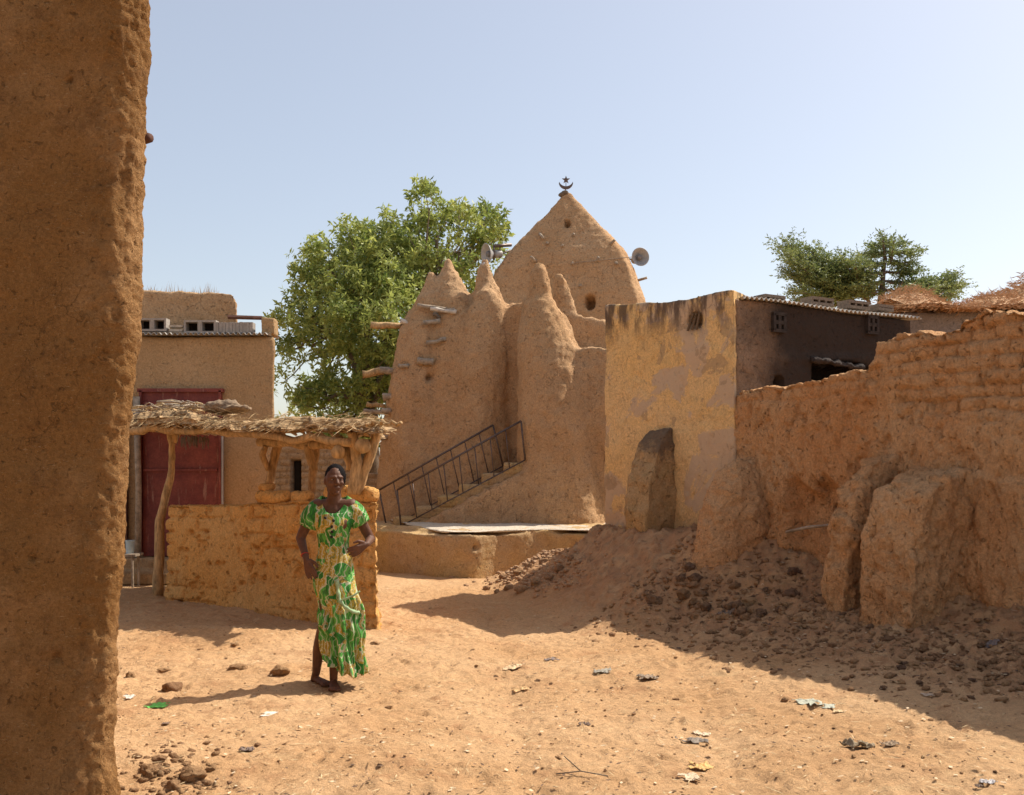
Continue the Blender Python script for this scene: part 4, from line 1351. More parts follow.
def layered_tree():
    Yc = 29.0
    base = P(885, 470, Yc); base[2] = 0
    t = thing('spreading_tree', 'feathery green tree with tiered boughs rising behind the kitchen roof', 'tree', base)
    boughs = []
    # tiers of the middle leader
    for y, l, r in ((243, 872, 902), (252, 866, 912), (262, 862, 914), (272, 858, 914), (281, 852, 918), (290, 846, 920)):
        boughs += [((886, y), (l, y + 3), 1.0), ((886, y), (r, y + 1), 1.0)]
    # left crown
    boughs += [((850, 300), (784, 243), 1.4), ((850, 300), (792, 252), 1.5), ((850, 298), (812, 248), 1.3), ((850, 296), (786, 272), 1.4), ((850, 300), (797, 290), 1.4), ((855, 292), (826, 258), 1.5),
               ((860, 292), (843, 258), 1.3), ((860, 290), (855, 262), 1.1), ((850, 300), (808, 268), 1.5), ((852, 302), (822, 280), 1.5), ((870, 302), (838, 272), 1.5), ((870, 304), (862, 278), 1.3), ((845, 305), (805, 300), 1.3)]
    # right bough
    boughs += [((895, 296), (930, 279), 1.2), ((900, 297), (948, 277), 1.2), ((900, 297), (964, 284), 1.1), ((905, 298), (955, 293), 1.0), ((900, 300), (938, 300), 1.1), ((895, 300), (915, 286), 1.2), ((905, 300), (945, 286), 1.2)]
    boughs += [((886, 262), (884, 236), .5), ((890, 262), (893, 238), .4)]
    pos, dr, tint = [], [], []
    s = Soup()
    tr = limb(s, base, P(880, 310, Yc), .26, .2, .02); limb(s, P(880, 312, Yc), P(886, 236, Yc), .12, .015, .02, 10)
    limb(s, P(880, 316, Yc), P(850, 298, Yc), .11, .06); limb(s, P(880, 314, Yc), P(900, 298, Yc), .09, .05)
    for (a, b, w) in boughs:
        for rep in range(3):
            dy = RS.normal(0, .7); A = P(a[0], a[1], Yc + dy * .2); B = P(b[0] + RS.normal(0, 3), b[1] + RS.normal(0, 1.5), Yc + dy)
            pts = limb(s, A, B, .035, .008, .05, 7)
            L = np.linalg.norm(B - A)
            m = int(42 * L * w)
            for k in range(m):
                f = RS.uniform(.22, 1.03); c = A * (1 - f) + B * f + RS.normal(0, .10, 3) * [1, 1.6, .45] * w
                c[2] -= .12 * L * f * (1 - f)
                n = 9; d0 = (B - A) / L * .6 + RS.normal(0, .6, 3) * [1, 1, .45]; d0 /= np.linalg.norm(d0)
                ff = np.linspace(0, .22, n)[:, None]
                pos.append(c + ff * d0); dr.append(RS.normal(0, .8, (n, 3)) * [1, 1, .6] + d0 * .5); tint.append(np.clip(RS.uniform(0, .5) + RS.uniform(0, .5, n), 0, 1))
    pos = np.concatenate(pos); dr = np.concatenate(dr); tint = np.concatenate(tint); ln = RS.uniform(.06, .12, len(pos))
    link('crown', leaves_mesh(pos, dr, ln, ln * .36, tint), M['leaf2'], t)
    link('trunk', s.mesh(), M['bark'], t, smooth=True)


big_tree()
layered_tree()


# ------------------------------------------------------------------ woman
def skinmat():
    t = NT('dark skin')
    n = t.noise(30, 4, .6)
    c = t.scalecol(t.mix(0.0, (.115, .052, .030), (.13, .06, .035)), t.ramp(n, .3, .7, .85, 1.15))
    t.b.inputs['Specular IOR Level'].default_value = .25
    return t.out(c, t.bump(n, .0006), .6)


def dressmat():
    t = NT('green and gold print cotton')
    v = t.n('ShaderNodeTexCoord').outputs['Object']
    v0 = v
    wv = t.n('ShaderNodeVectorMath', {'operation': 'ADD'}); t.i(wv, 0, t.n('ShaderNodeMapping', Vector=v).outputs[0])
    nz = t.n('ShaderNodeTexNoise', Vector=v, Scale=9.0, Detail=2.0); t.i(wv, 1, t.scalecol(nz.outputs['Color'], .07))
    vv = wv.outputs[0]
    big = t.n('ShaderNodeTexVoronoi', {'feature': 'F1'}, Vector=vv, Scale=14.5)
    dist = big.outputs['Distance']; cc = t.n('ShaderNodeSeparateColor', Color=big.outputs['Color']).outputs
    # ground: gold with cream stipple dots
    dots = t.n('ShaderNodeTexVoronoi', {'feature': 'F1'}, Vector=v, Scale=75.0).outputs['Distance']
    gold = t.mix(t.ramp(dots, .28, .42), (.52, .47, .28), (.42, .29, .05))
    leafc = t.mix(t.ramp(cc[1], .4, .6), (.05, .23, .04), (.13, .40, .08))
    isleaf = t.math('MULTIPLY', t.ramp(cc[0], .22, .24), t.ramp(dist, .72, .69))
    rim = t.math('MULTIPLY', t.ramp(cc[0], .22, .24), t.math('MULTIPLY', t.ramp(dist, .67, .69), t.ramp(dist, .74, .72)))
    col = t.mix(isleaf, gold, leafc)
    vein = t.math('MULTIPLY', isleaf, t.ramp(t.n('ShaderNodeTexWave', Vector=vv, Scale=26.0, Distortion=3.0).outputs['Fac'], .75, .9))
    col = t.mix(t.math('MULTIPLY', vein, .6), col, (.015, .08, .02))
    col = t.mix(rim, col, (.50, .50, .36))
    w = t.n('ShaderNodeTexWave', Vector=vv, Scale=7.0, Distortion=14.0, Detail=2.0).outputs['Fac']
    col = t.mix(t.math('MULTIPLY', t.ramp(w, .9, .96), .7), col, (.55, .54, .40))
    col = t.mix(t.math('MULTIPLY', t.ramp(w, .12, .04), .6), col, (.03, .09, .035))
    return t.out(col, t.bump(t.noise(200, 2, .5), .0008), .8)


M['skin'] = skinmat(); M['dress'] = dressmat()
M['hair'] = simple('black hair', (.010, .008, .008), .3, 120, .8, .002, spec=.05)
M['sash'] = simple('pale green sash', (.30, .42, .24), .3, 30, .8, .002)
M['gold'] = simple('small earring', (.5, .4, .2), .1, 10, .3, .0002, .8, .5)
M['redbead'] = simple('red bracelet', (.45, .03, .02), .1, 10, .5, .0002)
M['button'] = simple('dark button', (.02, .015, .015), .1, 10, .5, .0002)


def woman():
    fx = on_ground(331, 687); Y = fx[1]; k = Y / F
    global WOM
    base = np.array([(330 - 512) * k, Y, fx[2]]); WOM = base
    SC = Y / 7.4
    t = thing('person', 'woman in a long green and gold print dress walking with hands on her hips', 'person', base)
    A = lambda x, y, z: base + np.array([x, y, z]) * SC
    s = Soup()
    S = SC
    def cap(a, b, ra, rb): s.capsule(A(*a), A(*b), ra * S, rb * S)
    def ball(c, r, rot=None): s.ball(A(*c), tuple(q * S for q in (r if hasattr(r, '__len__') else (r, r, r))), rot=rot)
    yaw = Matrix.Rotation(math.radians(22), 3, 'Z')
    hc = (.036, -.01, 1.528)
    ball(hc, (.070, .088, .108), yaw); ball((hc[0] + .006, hc[1] - .022, hc[2] - .052), (.050, .060, .060), yaw)   # skull, jaw
    def H(x, y, z):
        v = yaw @ Vector((x, y, z)); return (hc[0] + v.x, hc[1] + v.y, hc[2] + v.z)
    cap(H(0, -.082, .012), H(0, -.104, -.022), .008, .015)          # nose
    cap(H(-.011, -.094, -.026), H(.011, -.094, -.026), .009, .009)
    cap(H(-.018, -.082, -.054), H(.018, -.082, -.054), .0075, .0075); cap(H(-.014, -.080, -.064), H(.014, -.080, -.064), .0085, .0085)
    ball(H(0, -.068, -.092), .022)
    for sx in (-1, 1):
        cap(H(sx * .014, -.084, .024), H(sx * .044, -.070, .022), .0095, .007)      # brow
        ball(H(sx * .036, -.062, -.022), (.020, .018, .018))
        ball(H(sx * .070, .008, -.008), (.010, .018, .028), yaw)
    cap((.030, .012, 1.50), (.026, .022, 1.36), .047, .054)
    cap((-.095, .03, 1.335), (.150, .03, 1.335), .056, .056)
    ball((.025, .03, 1.24), (.135, .085, .15)); ball((.022, .02, 1.08), (.095, .074, .14)); ball((.02, .02, .90), (.118, .09, .15))
    ball((-.035, -.045, 1.215), (.062, .055, .062)); ball((.085, -.045, 1.215), (.062, .055, .062))
    cap((-.045, .03, 1.345), (.10, .03, 1.345), .045, .045)
    # arms
    cap((-.125, .03, 1.325), (-.230, .06, 1.095), .047, .036); cap((-.230, .06, 1.095), (-.165, -.055, .955), .036, .0235)
    cap((.170, .03, 1.325), (.285, .10, 1.085), .047, .035); cap((.285, .10, 1.085), (.285, -.075, 1.06), .035, .0235)

    def hand(w, d, side, n_, curl):
        """w wrist, d palm direction, side thumb direction, n_ palm normal"""
        w, d, side, n_ = [np.array(q, float) for q in (w, d, side, n_)]
        d /= np.linalg.norm(d); side = side - d * (side @ d); side /= np.linalg.norm(side); n_ = np.cross(d, side) * np.sign(np.cross(d, side) @ n_)
        for q in (-.026, -.009, .009, .026):
            cap(tuple(w), tuple(w + d * .085 + side * q), .021, .0145)
        for q, L in ((.030, .070), (.0105, .078), (-.0105, .072), (-.030, .056)):
            p0 = w + d * .085 + side * q; p1 = p0 + (d + n_ * curl * .4 + side * q * 4) / np.linalg.norm(d + n_ * curl * .4 + side * q * 4) * L * .5
            e = d + n_ * curl * 1.2; e /= np.linalg.norm(e); p2 = p1 + e * L * .5
            cap(tuple(p0), tuple(p1), .0105, .0092); cap(tuple(p1), tuple(p2), .0092, .0072)
        p0 = w + d * .025 + side * .028; p1 = p0 + (d * .8 + side * .7) * .04; p2 = p1 + (d + side * .12 + n_ * .2) * .034
        cap(tuple(p0), tuple(p1), .0145, .0110); cap(tuple(p1), tuple(p2), .0110, .0085)
    hand((-.165, -.060, .950), (.36, -.25, -.88), (.9, -.1, .35), (.2, .95, -.2), .25)
    hand((.285, -.080, 1.06), (-.66, -.55, -.40), (-.25, -.3, .9), (-.6, .8, 0), .6)
    # legs and bare feet
    cap((-.035, .02, .88), (-.02, -.04, .50), .080, .052); cap((-.02, -.04, .50), (-.095, .06, .27), .055, .045); cap((-.095, .06, .27), (-.118, .08, .085), .045, .030)
    cap((.075, .02, .88), (.085, -.05, .48), .080, .052); cap((.085, -.05, .48), (.045, -.04, .27), .052, .046); cap((.045, -.04, .27), (.030, -.02, .08), .046, .030)
    def foot(h, d, tilt=0.0):
        h = np.array(h, float); d = np.array(d, float); d /= np.linalg.norm(d); sd = np.array([-d[1], d[0], 0])
        up = np.array([0, 0, 1.])
        cap(tuple(h + up * .075), tuple(h + up * .032 - d * .018), .030, .029)
        for q in (-.022, 0, .022):
            cap(tuple(h + up * (.035 + tilt)), tuple(h + d * .135 + sd * q * 1.2 + up * .018), .026, .017)
        for i, q in enumerate((-.034, -.018, -.003, .012, .030)):
            cap(tuple(h + d * .135 + sd * q + up * .016), tuple(h + d * (.175 - .012 * abs(i - 3.2)) + sd * q * 1.15 + up * .012), .011, .010 if i < 4 else .013)
    foot((-.122, .085, .005), (.62, -.62, 0)); foot((.030, -.015, 0), (.22, -.95, 0))
    me = s.remesh(.0052 * S, 3, lambda V, N: fbm(V, 14, 2) * .0012)
    link('body', me, M['skin'], t)
    # eyes, lips
    for sx in (-1, 1):
        s = Soup(); q = H(sx * .029, -.0735, .006); s.ball(A(*q), (.0115 * S, .006 * S, .0045 * S), rot=yaw); e = link('eye', s.mesh(), M['eyewhite'], t, smooth=True)
        s = Soup(); q = H(sx * .029 + .002, -.0815, .006); s.ball(A(*q), .0052 * S); link('iris', s.mesh(), M['button'], e, smooth=True)
    # hair: cap pulled back with a knot
    s = Soup(); q = (hc[0] + .002, hc[1] + .020, hc[2] + .022)
    s.ball(A(*q), (.078 * S, .090 * S, .100 * S), 24, 16, rot=yaw); q = H(0, .10, -.02); s.ball(A(*q), (.045 * S, .04 * S, .045 * S)); q = H(.0, .085, -.07); s.ball(A(*q), (.04 * S, .03 * S, .05 * S))
    link('hair', s.remesh(.007 * S, 2, lambda V, N: fbm(V * np.array([3, 1, 1]), 60, 2) * .0035), M['hair'], t)
    for sx in (-1, 1):
        s = Soup(); q = H(sx * .080, .004, -.044); s.ball(A(*q), .006 * S); link('earring', s.mesh(), M['gold'], t, smooth=True)
    s = Soup(); a = np.array([-.178, -.032, .978]); n = 20
    dv = np.array([-.06, .105, .14]); dv = dv / np.linalg.norm(dv); u = np.cross(dv, [1, 0, 0]); u /= np.linalg.norm(u); v = np.cross(dv, u)
    pts = [A(*(a + .028 * (u * math.cos(q) + v * math.sin(q)))) for q in np.linspace(0, 2 * math.pi, n)]; s.tube(pts, .0035 * S, 6); link('bracelet', s.mesh(), M['redbead'], t, smooth=True)
    # ---- dress
    def loft(rings, n=112, fold=None):
        V = []
        for j, (z, cx, cy, rx, ry) in enumerate(rings):
            for i in range(n):
                a = 2 * math.pi * i / n
                x, y, zz = cx + rx * math.cos(a), cy + ry * math.sin(a), z
                if fold: x, y, zz = fold(j / (len(rings) - 1), a, x, y, zz, cx, cy)
                V.append(A(x, y, zz))
        Fc = []
        for j in range(len(rings) - 1):
            for i in range(n):
                k2 = (i + 1) % n; Fc.append((j * n + i, j * n + k2, (j + 1) * n + k2, (j + 1) * n + i)[::-1])
        return np.array(V), Fc

    key = [(1.415, .028, .030, .092, .066), (1.395, .028, .032, .125, .078), (1.36, .028, .032, .160, .090), (1.30, .028, .022, .158, .108), (1.25, .026, .010, .145, .122), (1.21, .025, .002, .142, .128), (1.15, .023, .010, .122, .106), (1.08, .022, .02, .110, .094), (1.04, .022, .02, .109, .094),
           (.985, .030, .02, .119, .104), (.96, .030, .02, .131, .114), (.945, .028, .02, .132, .112), (.90, .024, .02, .142, .122), (.85, .024, .02, .148, .128), (.78, .030, .012, .152, .130), (.73, .040, .0, .153, .130), (.66, .060, -.01, .150, .130), (.60, .080, -.015, .148, .135), (.50, .083, -.015, .150, .150),
           (.42, .083, -.01, .154, .16), (.36, .088, 0, .138, .155), (.24, .092, .0, .136, .16), (.10, .105, .0, .134, .165)]
    zs = np.array([q[0] for q in key]); fine = np.concatenate([np.linspace(1.415, .99, 38), np.linspace(.98, .10, 66)])
    kk = np.array(key)
    rings = [(z, *[np.interp(z, zs[::-1], kk[::-1, c]) for c in range(1, 5)]) for z in fine]

    def fold(f, a, x, y, z, cx, cy):
        ca, sa = math.cos(a), math.sin(a)
        front = max(0, -sa)
        if z > 1.25:  # scooped neckline, lower in front
            w = sstep(1.27, 1.415, z); z2 = z - w * (.135 * front ** 1.1 + .02 * max(0, sa)); y2 = y
            x, y, z = x, y - .035 * w * front, z2
        amp = .030 * float(sstep(.85, .35, z)) + .003
        g = math.sin(5 * a + 3.1 * z + 1.5 * math.sin(4 * z)) * .6 + math.sin(11 * a - 5 * z) * .4 + .5 * math.sin(17 * a + 9 * z)
        pin = .0035 * math.sin(34 * a) * float(sstep(1.17, 1.12, z) * sstep(.97, 1.0, z))
        r = 1 + (amp * g) / .15 + pin / .12
        x, y = cx + (x - cx) * r, cy + (y - cy) * r
        # diagonal drapes from the knot on the right hip
        if .30 < z < .78 and sa < .2:
            dz = math.sin((z * 26 + (x - .1) * 34)) * .010 * float(sstep(.30, .42, z) * sstep(.78, .66, z)); x += dz * ca; y += dz * sa
        if z < .55:
            # slanting hem and flare to the right
            k_ = (0.55 - z) / .45
            up_ = .125 * k_ * float(sstep(.20, -.10, x)); z = z + up_ + .012 * math.sin(9 * a) * k_
            x += .018 * k_ * max(0, ca)
        return x, y, z
    V, Fc = loft(rings, 140, fold)
    me = mesh_np(V, Fc)
    dress = link('dress', me, M['dress'], t, smooth=True)
    md = dress.modifiers.new('thick', 'SOLIDIFY'); md.thickness = .004; md.offset = -1
    # sleeves
    for sgn, sh, el in ((-1, (-.090, .03, 1.355), (-.175, .045, 1.185)), (1, (.140, .03, 1.355), (.222, .06, 1.20))):
        sh, el = np.array(sh), np.array(el); d = el - sh; L = np.linalg.norm(d); d /= L; u = np.cross(d, [0, 1, 0]); u /= np.linalg.norm(u); v = np.cross(d, u); V = []; n = 56; m = 12
        for j in range(m):
            f = j / (m - 1); r = .050 + .020 * math.sin(math.pi * min(1, f * 1.02)) ** .8 + .016 * f
            for i in range(n):
                a = 2 * math.pi * i / n; rr = r * (1 + .06 * f * math.sin(9 * a + sgn) + .03 * math.sin(5 * a + 7 * f)); V.append(A(*(sh + d * L * f + rr * (u * math.cos(a) + v * math.sin(a)))))
        Fc = [(j * n + i, j * n + (i + 1) % n, (j + 1) * n + (i + 1) % n, (j + 1) * n + i) for j in range(m - 1) for i in range(n)]
        sl = link('sleeve', mesh_np(V, Fc), M['dress'], dress, smooth=True); md = sl.modifiers.new('thick', 'SOLIDIFY'); md.thickness = .004
    for (x, z) in ((-.012, 1.255), (.048, 1.235), (.035, 1.19), (.032, 1.15), (.030, 1.115)):
        s = Soup(); yy = -.125 if z > 1.16 else -.102; s.ball(A(x, yy, z), (.011 * S, .009 * S, .011 * S)); link('button', s.mesh(), M['button'], dress, smooth=True)
    # sash and knot
    def ribbon(pts, w, name):
        pts = [np.array(p) for p in pts]; 
        P_ = []
        for i in range(len(pts) - 1):
            for f in np.linspace(0, 1, 6)[:-1]: P_.append(pts[i] * (1 - f) + pts[i + 1] * f)
        P_.append(pts[-1]); s = Soup(); s.tube([A(*p) for p in P_], [w * S * (1 + .25 * math.sin(i * 1.3)) for i in range(len(P_))], 8, .1); link(name, s.mesh(), M['sash'], dress, smooth=True)
    ribbon([(.075, -.135, .80), (.085, -.145, .72), (.10, -.160, .655), (.14, -.165, .61), (.19, -.14, .575), (.225, -.09, .56)], .014, 'sash')
    ribbon([(.09, -.16, .655), (.14, -.17, .67), (.20, -.165, .695), (.245, -.15, .725)], .0065, 'sash_end')


M['eyewhite'] = simple('eye white', (.25, .21, .18), .05, 10, .3, .0001)
woman()


# ------------------------------------------------------------------ stones, clods, litter
def rock_mesh(seed, flat=.6):
    bm = bmesh.new(); bmesh.ops.create_icosphere(bm, subdivisions=3, radius=1.0); me = bpy.data.meshes.new('rock'); bm.to_mesh(me); bm.free()
    displace(me, lambda V, N: fbm(V, 1.1, 2, .5, seed * 3.1) * .45 + fbm(V, 2.4, 4, .65, seed) * .30)
    me.transform(Matrix.Diagonal((1, .8, flat, 1)))
    me.polygons.foreach_set('use_smooth', np.ones(len(me.polygons), bool))
    return me


ROCKS = [rock_mesh(k) for k in range(6)]
DROCKS = [rock_mesh(k + 10, .7) for k in range(4)]
for r_ in ROCKS: r_.materials.append(M['clod'])
for r_ in DROCKS: r_.materials.append(M['darkclod'])


def put_rock(name, px, py, wpx, label, cat, group=None, dark=False, k=None, sink=.25, tall=.8):
    wpx *= .85
    q = on_ground(px, py); r = wpx * q[1] / F / 2
    me = (DROCKS if dark else ROCKS)[(k if k is not None else random.randrange(6)) % (4 if dark else 6)]
    o = bpy.data.objects.new(name, me); COL.objects.link(o)
    o.location = (q[0], q[1], q[2] + r * (.55 - sink) * .6); o.scale = (r, r * .9, r * tall); o.rotation_euler = (random.uniform(-.2, .2), random.uniform(-.2, .2), random.uniform(0, 6.28))
    return tag(o, label, cat, group)


# larger, tell-apart stones
put_rock('mud_clod', 172, 692, 24, 'brown mud clod at the far tip of the woman\'s shadow', 'clod', k=0, tall=1.2)
put_rock('mud_clod', 237, 670, 20, 'flat cracked clod just left of the woman\'s shadow hummock', 'clod', k=1)
put_rock('mud_clod', 280, 674, 28, 'wide crumbly clod between the flat clod and the woman\'s feet', 'clod', k=2)
put_rock('mud_clod', 130, 678, 16, 'rounded clod touching the near house corner, left of the shadow tip', 'clod', k=3, tall=1.2)
put_rock('mud_clod', 164, 672, 14, 'small clod between the rounded corner clod and the flat clod', 'clod', k=4)
put_rock('mud_clod', 150, 776, 26, 'reddish rounded clod at the foot of the near house corner', 'clod', k=5, tall=1.1)
put_rock('mud_clod', 192, 779, 40, 'long reddish clod in the left foreground heap', 'clod', k=2)
put_rock('mud_clod', 174, 790, 24, 'lumpy clod below the long reddish one', 'clod', k=1, tall=1.1)
put_rock('mud_clod', 212, 771, 12, 'small dark clod right of the long reddish clod', 'clod', k=0)
put_rock('mud_clod', 158, 762, 18, 'crumbled clod topmost in the left foreground heap', 'clod', k=3)
for i, (px, py, w) in enumerate(((487, 590, 10), (497, 593, 9), (508, 590, 12), (521, 592, 15), (535, 585, 16), (548, 580, 13), (519, 575, 14), (503, 578, 10), (560, 571, 14), (530, 568, 12), (545, 563, 12), (571, 560, 12))):
    put_rock('mud_lump', px, py, w, 'broken mud lump in the pale rubble spill at the terrace end', 'lump', 'rubble lumps at the terrace end', tall=1.2)
cand = []
for i in range(75):
    px = random.gauss(775, 65); py = random.gauss(603, 14) + (px - 740) * .05
    put_rock('dark_lump', px, py, (6 + 15 * random.random() ** 2.2), 'charred or dusty lump in the refuse strewn below the compound wall', 'lump', 'lumps in the refuse below the compound wall', dark=random.random() < .6, tall=1.0)
for i in range(28):
    px = random.uniform(880, 1020); py = random.uniform(640, 690)
    put_rock('dark_lump', px, py, random.uniform(7, 15), 'charred or dusty lump in the refuse strewn below the compound wall', 'lump', 'lumps in the refuse below the compound wall', dark=random.random() < .5)
for i in range(80):
    px = random.uniform(150, 1010); py = random.uniform(640, 790) if random.random() < .6 else random.uniform(640, 720)
    put_rock('pebble_clod', px, py, 2.5 + 8 * random.random() ** 2, 'small dry clod lying loose on the sandy path', 'clod', 'small clods scattered on the path', dark=random.random() < .35)


def grit(name, n, region, size, mat, dark=False, flat=.6):
    """uncountable fine gravel as one object"""
    base = []
    bm = bmesh.new(); bmesh.ops.create_icosphere(bm, subdivisions=1, radius=1.0); bv = np.array([v.co[:] for v in bm.verts]); bf = np.array([[v.index for v in f.verts] for f in bm.faces]); bm.free()
    V = []; Fc = []
    k = 0
    for _ in range(n):
        x, y = region()
        z = gz(x, y) if False else 0
        V.append((x, y)); 
    xy = np.array(V); z = ground_z(xy[:, 0], xy[:, 1]); out = []; 
    for i in range(n):
        r = size() ; R = RS.uniform(.6, 1.3, (len(bv), 1)); v = bv * R * r * [1, 1, flat]
        out.append(v + [xy[i, 0], xy[i, 1], z[i] + r * .2])
    V = np.concatenate(out); Fc = np.concatenate([bf + i * len(bv) for i in range(n)])
    o = link(name, mesh_np(V, Fc), mat); tag(o, kind='stuff'); return o


def reg_path():
    Y = 4.6 + 7.5 * random.random() ** 1.3; return (random.uniform(-.42, .52) * Y, Y)


def reg_bank():
    u = random.uniform(-.2, 4.6); p = abs(random.gauss(.9, .55)); q = WP(u, p, 0); return q[0], q[1]


def reg_pile():
    q = on_ground(random.gauss(535, 26), random.uniform(532, 588)); return q[0] + random.gauss(0, .05), q[1] + random.gauss(0, .1)


def reg_left():
    q = on_ground(random.gauss(175, 30), random.uniform(745, 794)); return q[0] + random.gauss(0, .05), q[1] + random.gauss(0, .05)


tag(grit('gravel', 1500, reg_path, lambda: random.uniform(.003, .011), M['clod']), 'fine clods and gravel on the path', 'gravel')
tag(grit('gravel', 3800, reg_bank, lambda: .008 + .034 * random.random() ** 2.5, M['clod']), 'crumbled earth on the bank below the compound wall', 'rubble')
tag(grit('charcoal_rubble', 900, reg_bank, lambda: .006 + .026 * random.random() ** 2.5, M['darkclod']), 'charred crumbs in the refuse below the compound wall', 'rubble')
tag(grit('rubble', 1300, reg_pile, lambda: .014 + .035 * random.random() ** 2, M['palelump']), 'pale rubble spill at the terrace end', 'rubble')
tag(grit('gravel', 260, reg_left, lambda: .006 + .022 * random.random() ** 2, M['clod']), 'crumbled earth at the foot of the near house corner', 'gravel')


def flecks(name, n, region, L, W, mat, label):
    s = Soup(); xs = [region() for _ in range(n)]; xy = np.array(xs); z = ground_z(xy[:, 0], xy[:, 1])
    for i in range(n):
        a = random.uniform(0, 6.28); l = L(); w = W(); d = np.array([math.cos(a), math.sin(a), random.uniform(-.05, .15)]) * l; e = np.array([-math.sin(a), math.cos(a), random.uniform(-.3, .3)]) * w
        q = np.array([xy[i, 0], xy[i, 1], z[i] + .012 + random.random() * .008])
        s.add([q, q + d * .5 + e, q + d, q + d * .5 - e], [(0, 1, 2), (0, 2, 3)])
    tag(link(name, s.mesh(), mat), label, 'litter', kind='stuff')


M['pale'] = simple('pale husk', (.58, .44, .28), .3, 30, .9, .002)
M['dkleaf'] = simple('dead leaf', (.13, .08, .05), .4, 30, .9, .002)
flecks('straw_litter', 2400, reg_path, lambda: random.uniform(.02, .10), lambda: random.uniform(.0015, .004), M['straw'], 'straw bits scattered on the path')
flecks('husk_litter', 520, reg_path, lambda: random.uniform(.015, .05), lambda: random.uniform(.005, .016), M['pale'], 'pale husks and scraps on the path')
flecks('leaf_litter', 1300, reg_path, lambda: random.uniform(.012, .045), lambda: random.uniform(.003, .010), M['dkleaf'], 'dark dead leaf bits on the path')
flecks('leaf_litter', 500, reg_bank, lambda: random.uniform(.03, .09), lambda: random.uniform(.006, .02), M['dkleaf'], 'dark refuse bits on the bank')
flecks('husk_litter', 260, reg_bank, lambda: random.uniform(.02, .07), lambda: random.uniform(.004, .012), M['pale'], 'pale scraps on the bank')


def rag(name, px, py, wpx, hpx, col, label, cat, seed, rough=.035, stretch=1.0):
    """crumpled thin sheet lying on the ground"""
    wpx = wpx * .8; col = tuple(c * .72 + g * .28 for c, g in zip(col, (.5, .32, .18)))
    q = on_ground(px, py); w = wpx * q[1] / F; n = 34
    dy = hpx * q[1] ** 2 / F / CZ
    dy = min(dy, w * .9)
    ang = random.uniform(-.2, .2)
    u = np.linspace(-.5, .5, n); U, V_ = np.meshgrid(u, u)
    X = U * w; Y_ = V_ * dy
    p = np.stack([U, V_, U * 0 + seed], -1).reshape(-1, 3)
    e = fbm(p, 2.2, 3, .6).reshape(U.shape) * .28
    X = X * (1 + e); Y_ = Y_ * (1 + fbm(p, 2.7, 3, .6, 9).reshape(U.shape) * .4)
    ca, sa = math.cos(ang), math.sin(ang); X, Y_ = X * ca - Y_ * sa + q[0], X * sa + Y_ * ca + q[1]
    Z = ground_z(X, Y_) + .012 + np.abs(fbm(p, 2.6, 3, .55, 4).reshape(U.shape)) * rough * .45 * min(1, w / .15)
    i = np.arange(n - 1)[:, None] * n + np.arange(n - 1)[None]
    keep = (np.maximum(np.abs(U), np.abs(V_)) + fbm(p, 2.0, 2, .5, 30).reshape(U.shape) * .34)[:-1, :-1] < .43
    Fc = np.stack([i, i + 1, i + 1 + n, i + n], -1)[keep]
    me = mesh_np(np.stack([X, Y_, Z], -1).reshape(-1, 3), Fc.reshape(-1, 4))
    mt = simple('litter ' + label[:18], col, .3, 40, .7, .002)
    o = link(name, me, mt, None, smooth=True, loc=q); md = o.modifiers.new('thick', 'SOLIDIFY'); md.thickness = .002
    return tag(o, label, cat)


rag('plastic_strip', 158, 707, 27, 5, (.03, .62, .08), 'bright green plastic strip on the sand by the near house corner', 'plastic', 1, .02)
rag('paper_scrap', 271, 716, 25, 6, (.70, .68, .62), 'flat white paper scrap below the woman\'s shadow', 'paper', 2, .008)
rag('paper_scrap', 128, 699, 16, 7, (.66, .62, .56), 'white crumpled scrap beside the near house corner', 'paper', 3)
rag('plastic_bag', 247, 752, 17, 9, (.05, .05, .07), 'dark crumpled plastic bag alone on the sand, left foreground', 'bag', 4, .06)
rag('plastic_bag', 166, 725, 9, 6, (.12, .09, .08), 'tiny dark scrap below the green plastic strip', 'bag', 5, .04)
rag('rag', 814, 706, 44, 13, (.38, .45, .38), 'pale grey green rag at the shadow edge, right of the path', 'rag', 6, .06)
rag('rag', 838, 714, 16, 8, (.66, .50, .28), 'cream scrap touching the pale green rag', 'rag', 7, .05)
rag('cloth_bundle', 858, 749, 42, 15, (.17, .15, .10), 'dark olive crumpled cloth on the sunny path, right foreground', 'cloth', 8, .09)
rag('cloth_bundle', 890, 746, 20, 7, (.20, .15, .10), 'small brown cloth scrap right of the olive cloth', 'cloth', 9, .05)
rag('plastic_bag', 988, 785, 20, 10, (.45, .47, .50), 'grey and white plastic scrap near the lower right corner', 'bag', 10, .06)
rag('plastic_bag', 978, 789, 10, 8, (.03, .03, .04), 'black plastic scrap beside the grey one, lower right corner', 'bag', 31, .06)
rag('rag', 694, 743, 36, 8, (.13, .14, .14), 'dark fibrous rag lying in the middle right of the path', 'rag', 11, .05)
rag('rag', 702, 736, 20, 7, (.70, .56, .40), 'cream scrap just behind the dark fibrous rag', 'rag', 12, .05)
rag('rag', 602, 673, 24, 6, (.25, .27, .24), 'thin grey green rag in the centre of the path', 'rag', 13, .04)
rag('rag', 512, 669, 26, 9, (.66, .48, .28), 'cream husk scrap on the path right of the woman', 'rag', 14, .05)
rag('rag', 646, 679, 26, 9, (.22, .18, .14), 'dark stringy rag near the tip of sunlight at the shadow edge', 'rag', 15, .05)
rag('plastic_bag', 584, 727, 14, 9, (.07, .055, .06), 'dark crumpled scrap standing alone in the centre foreground', 'bag', 16, .08)
rag('plastic_bag', 551, 661, 20, 5, (.10, .10, .12), 'dark flat scrap near the shadow edge, centre of the path', 'bag', 17, .04)
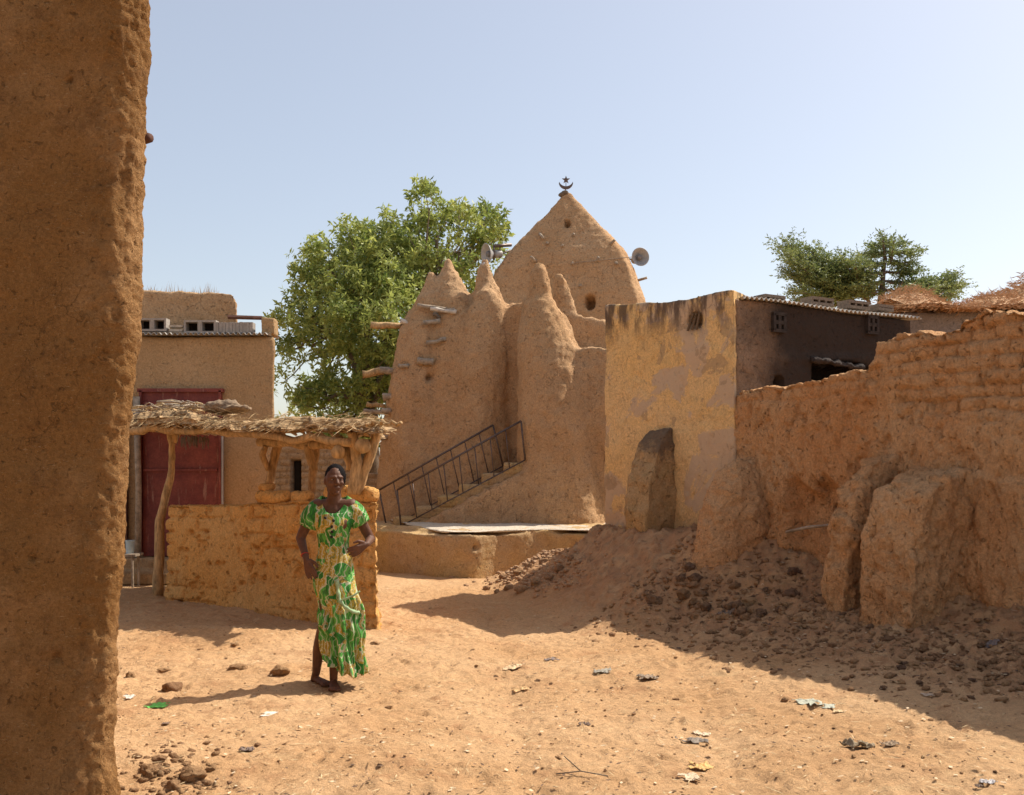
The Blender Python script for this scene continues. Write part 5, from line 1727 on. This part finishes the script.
rag('rag', 700, 770, 30, 10, (.62, .38, .12), 'orange and cream husk cluster in the lower right foreground', 'rag', 18, .06)
rag('rag', 690, 781, 30, 9, (.60, .48, .33), 'pale husk cluster at the bottom edge below the orange one', 'rag', 20, .05)
rag('rag', 520, 691, 20, 5, (.60, .38, .17), 'ochre husk strip in the middle of the path', 'rag', 21, .04)
rag('plastic_bag', 991, 646, 18, 16, (.06, .07, .10), 'dark blue plastic stuck in the bank at the right edge', 'bag', 22, .08)
rag('paper_scrap', 928, 697, 14, 4, (.40, .32, .25), 'pale scrap in the shade of the bank, right side', 'paper', 23, .03)
rag('plastic_bag', 727, 617, 22, 8, (.05, .045, .05), 'black plastic scrap among the refuse below the first buttress', 'bag', 24, .06)
rag('plastic_bag', 843, 606, 24, 8, (.05, .045, .05), 'black plastic strip in front of the twin buttresses', 'bag', 25, .06)

# twig on the sand
s = Soup(); q = on_ground(575, 778); q2 = on_ground(608, 780); s.tube([q + [-.1, 0, .015], q + [.03, 0, .03], q2 + [0, 0, .02]], .0035, 5); s.tube([q + [.03, 0, .03], on_ground(570, 770) + [-.03, 0, .07]], .003, 5)
tag(link('twig', s.mesh(), M['bark'], None, smooth=True), 'dark forked twig at the bottom centre of the path', 'twig')

# ------------------------------------------------------------------ light, sky, camera
sc = bpy.context.scene
w = bpy.data.worlds.new('World'); sc.world = w; w.use_nodes = True
nt = w.node_tree; bg = nt.nodes['Background']
sky = nt.nodes.new('ShaderNodeTexSky'); sky.sky_type = 'NISHITA'; sky.sun_disc = False
sky.sun_elevation = SUN_EL
sky.sun_rotation = math.atan2(SUN_AZ[0], SUN_AZ[1])
sky.altitude = 300; sky.air_density = SKY_AIR; sky.dust_density = SKY_DUST; sky.ozone_density = 1.0
mx = nt.nodes.new('ShaderNodeMix'); mx.data_type = 'RGBA'; mx.inputs[0].default_value = SKY_MIX; mx.inputs[7].default_value = (*SKY_TINT, 1)
nt.links.new(sky.outputs[0], mx.inputs[6]); wm = nt.nodes.new('ShaderNodeVectorMath'); wm.operation = 'MULTIPLY'; wm.inputs[1].default_value = (1.06, .99, .92)
nt.links.new(mx.outputs[2], wm.inputs[0]); nt.links.new(wm.outputs[0], bg.inputs[0])      # dusty dry-season air: paler, more even sky
bg.inputs[1].default_value = SKY_STR
sun = bpy.data.lights.new('sun', 'SUN'); sun.energy = SUN_STR; sun.angle = math.radians(.53); sun.color = (1, .93, .82)
so = bpy.data.objects.new('sun', sun); COL.objects.link(so)
hd = math.cos(SUN_EL) / math.hypot(*SUN_AZ)
so.rotation_euler = Vector((SUN_AZ[0] * hd, SUN_AZ[1] * hd, math.sin(SUN_EL))).to_track_quat('Z', 'Y').to_euler()
so.location = (8, 8, 12)
cam = bpy.data.cameras.new('camera'); cam.sensor_width = 36; cam.lens = 36 * F / 1024; cam.shift_y = (HY - 397.5) / 1024; cam.clip_end = 5000; cam.clip_start = .05
co = bpy.data.objects.new('camera', cam); COL.objects.link(co); co.location = (0, 0, CZ); co.rotation_euler = (math.radians(90), 0, 0)
sc.camera = co
sc.view_settings.view_transform = 'Standard'; sc.view_settings.look = 'None'; sc.view_settings.gamma = 1; sc.view_settings.exposure = EXPO
sc.cycles.max_bounces = 8; sc.cycles.diffuse_bounces = 6; sc.cycles.use_denoising = True
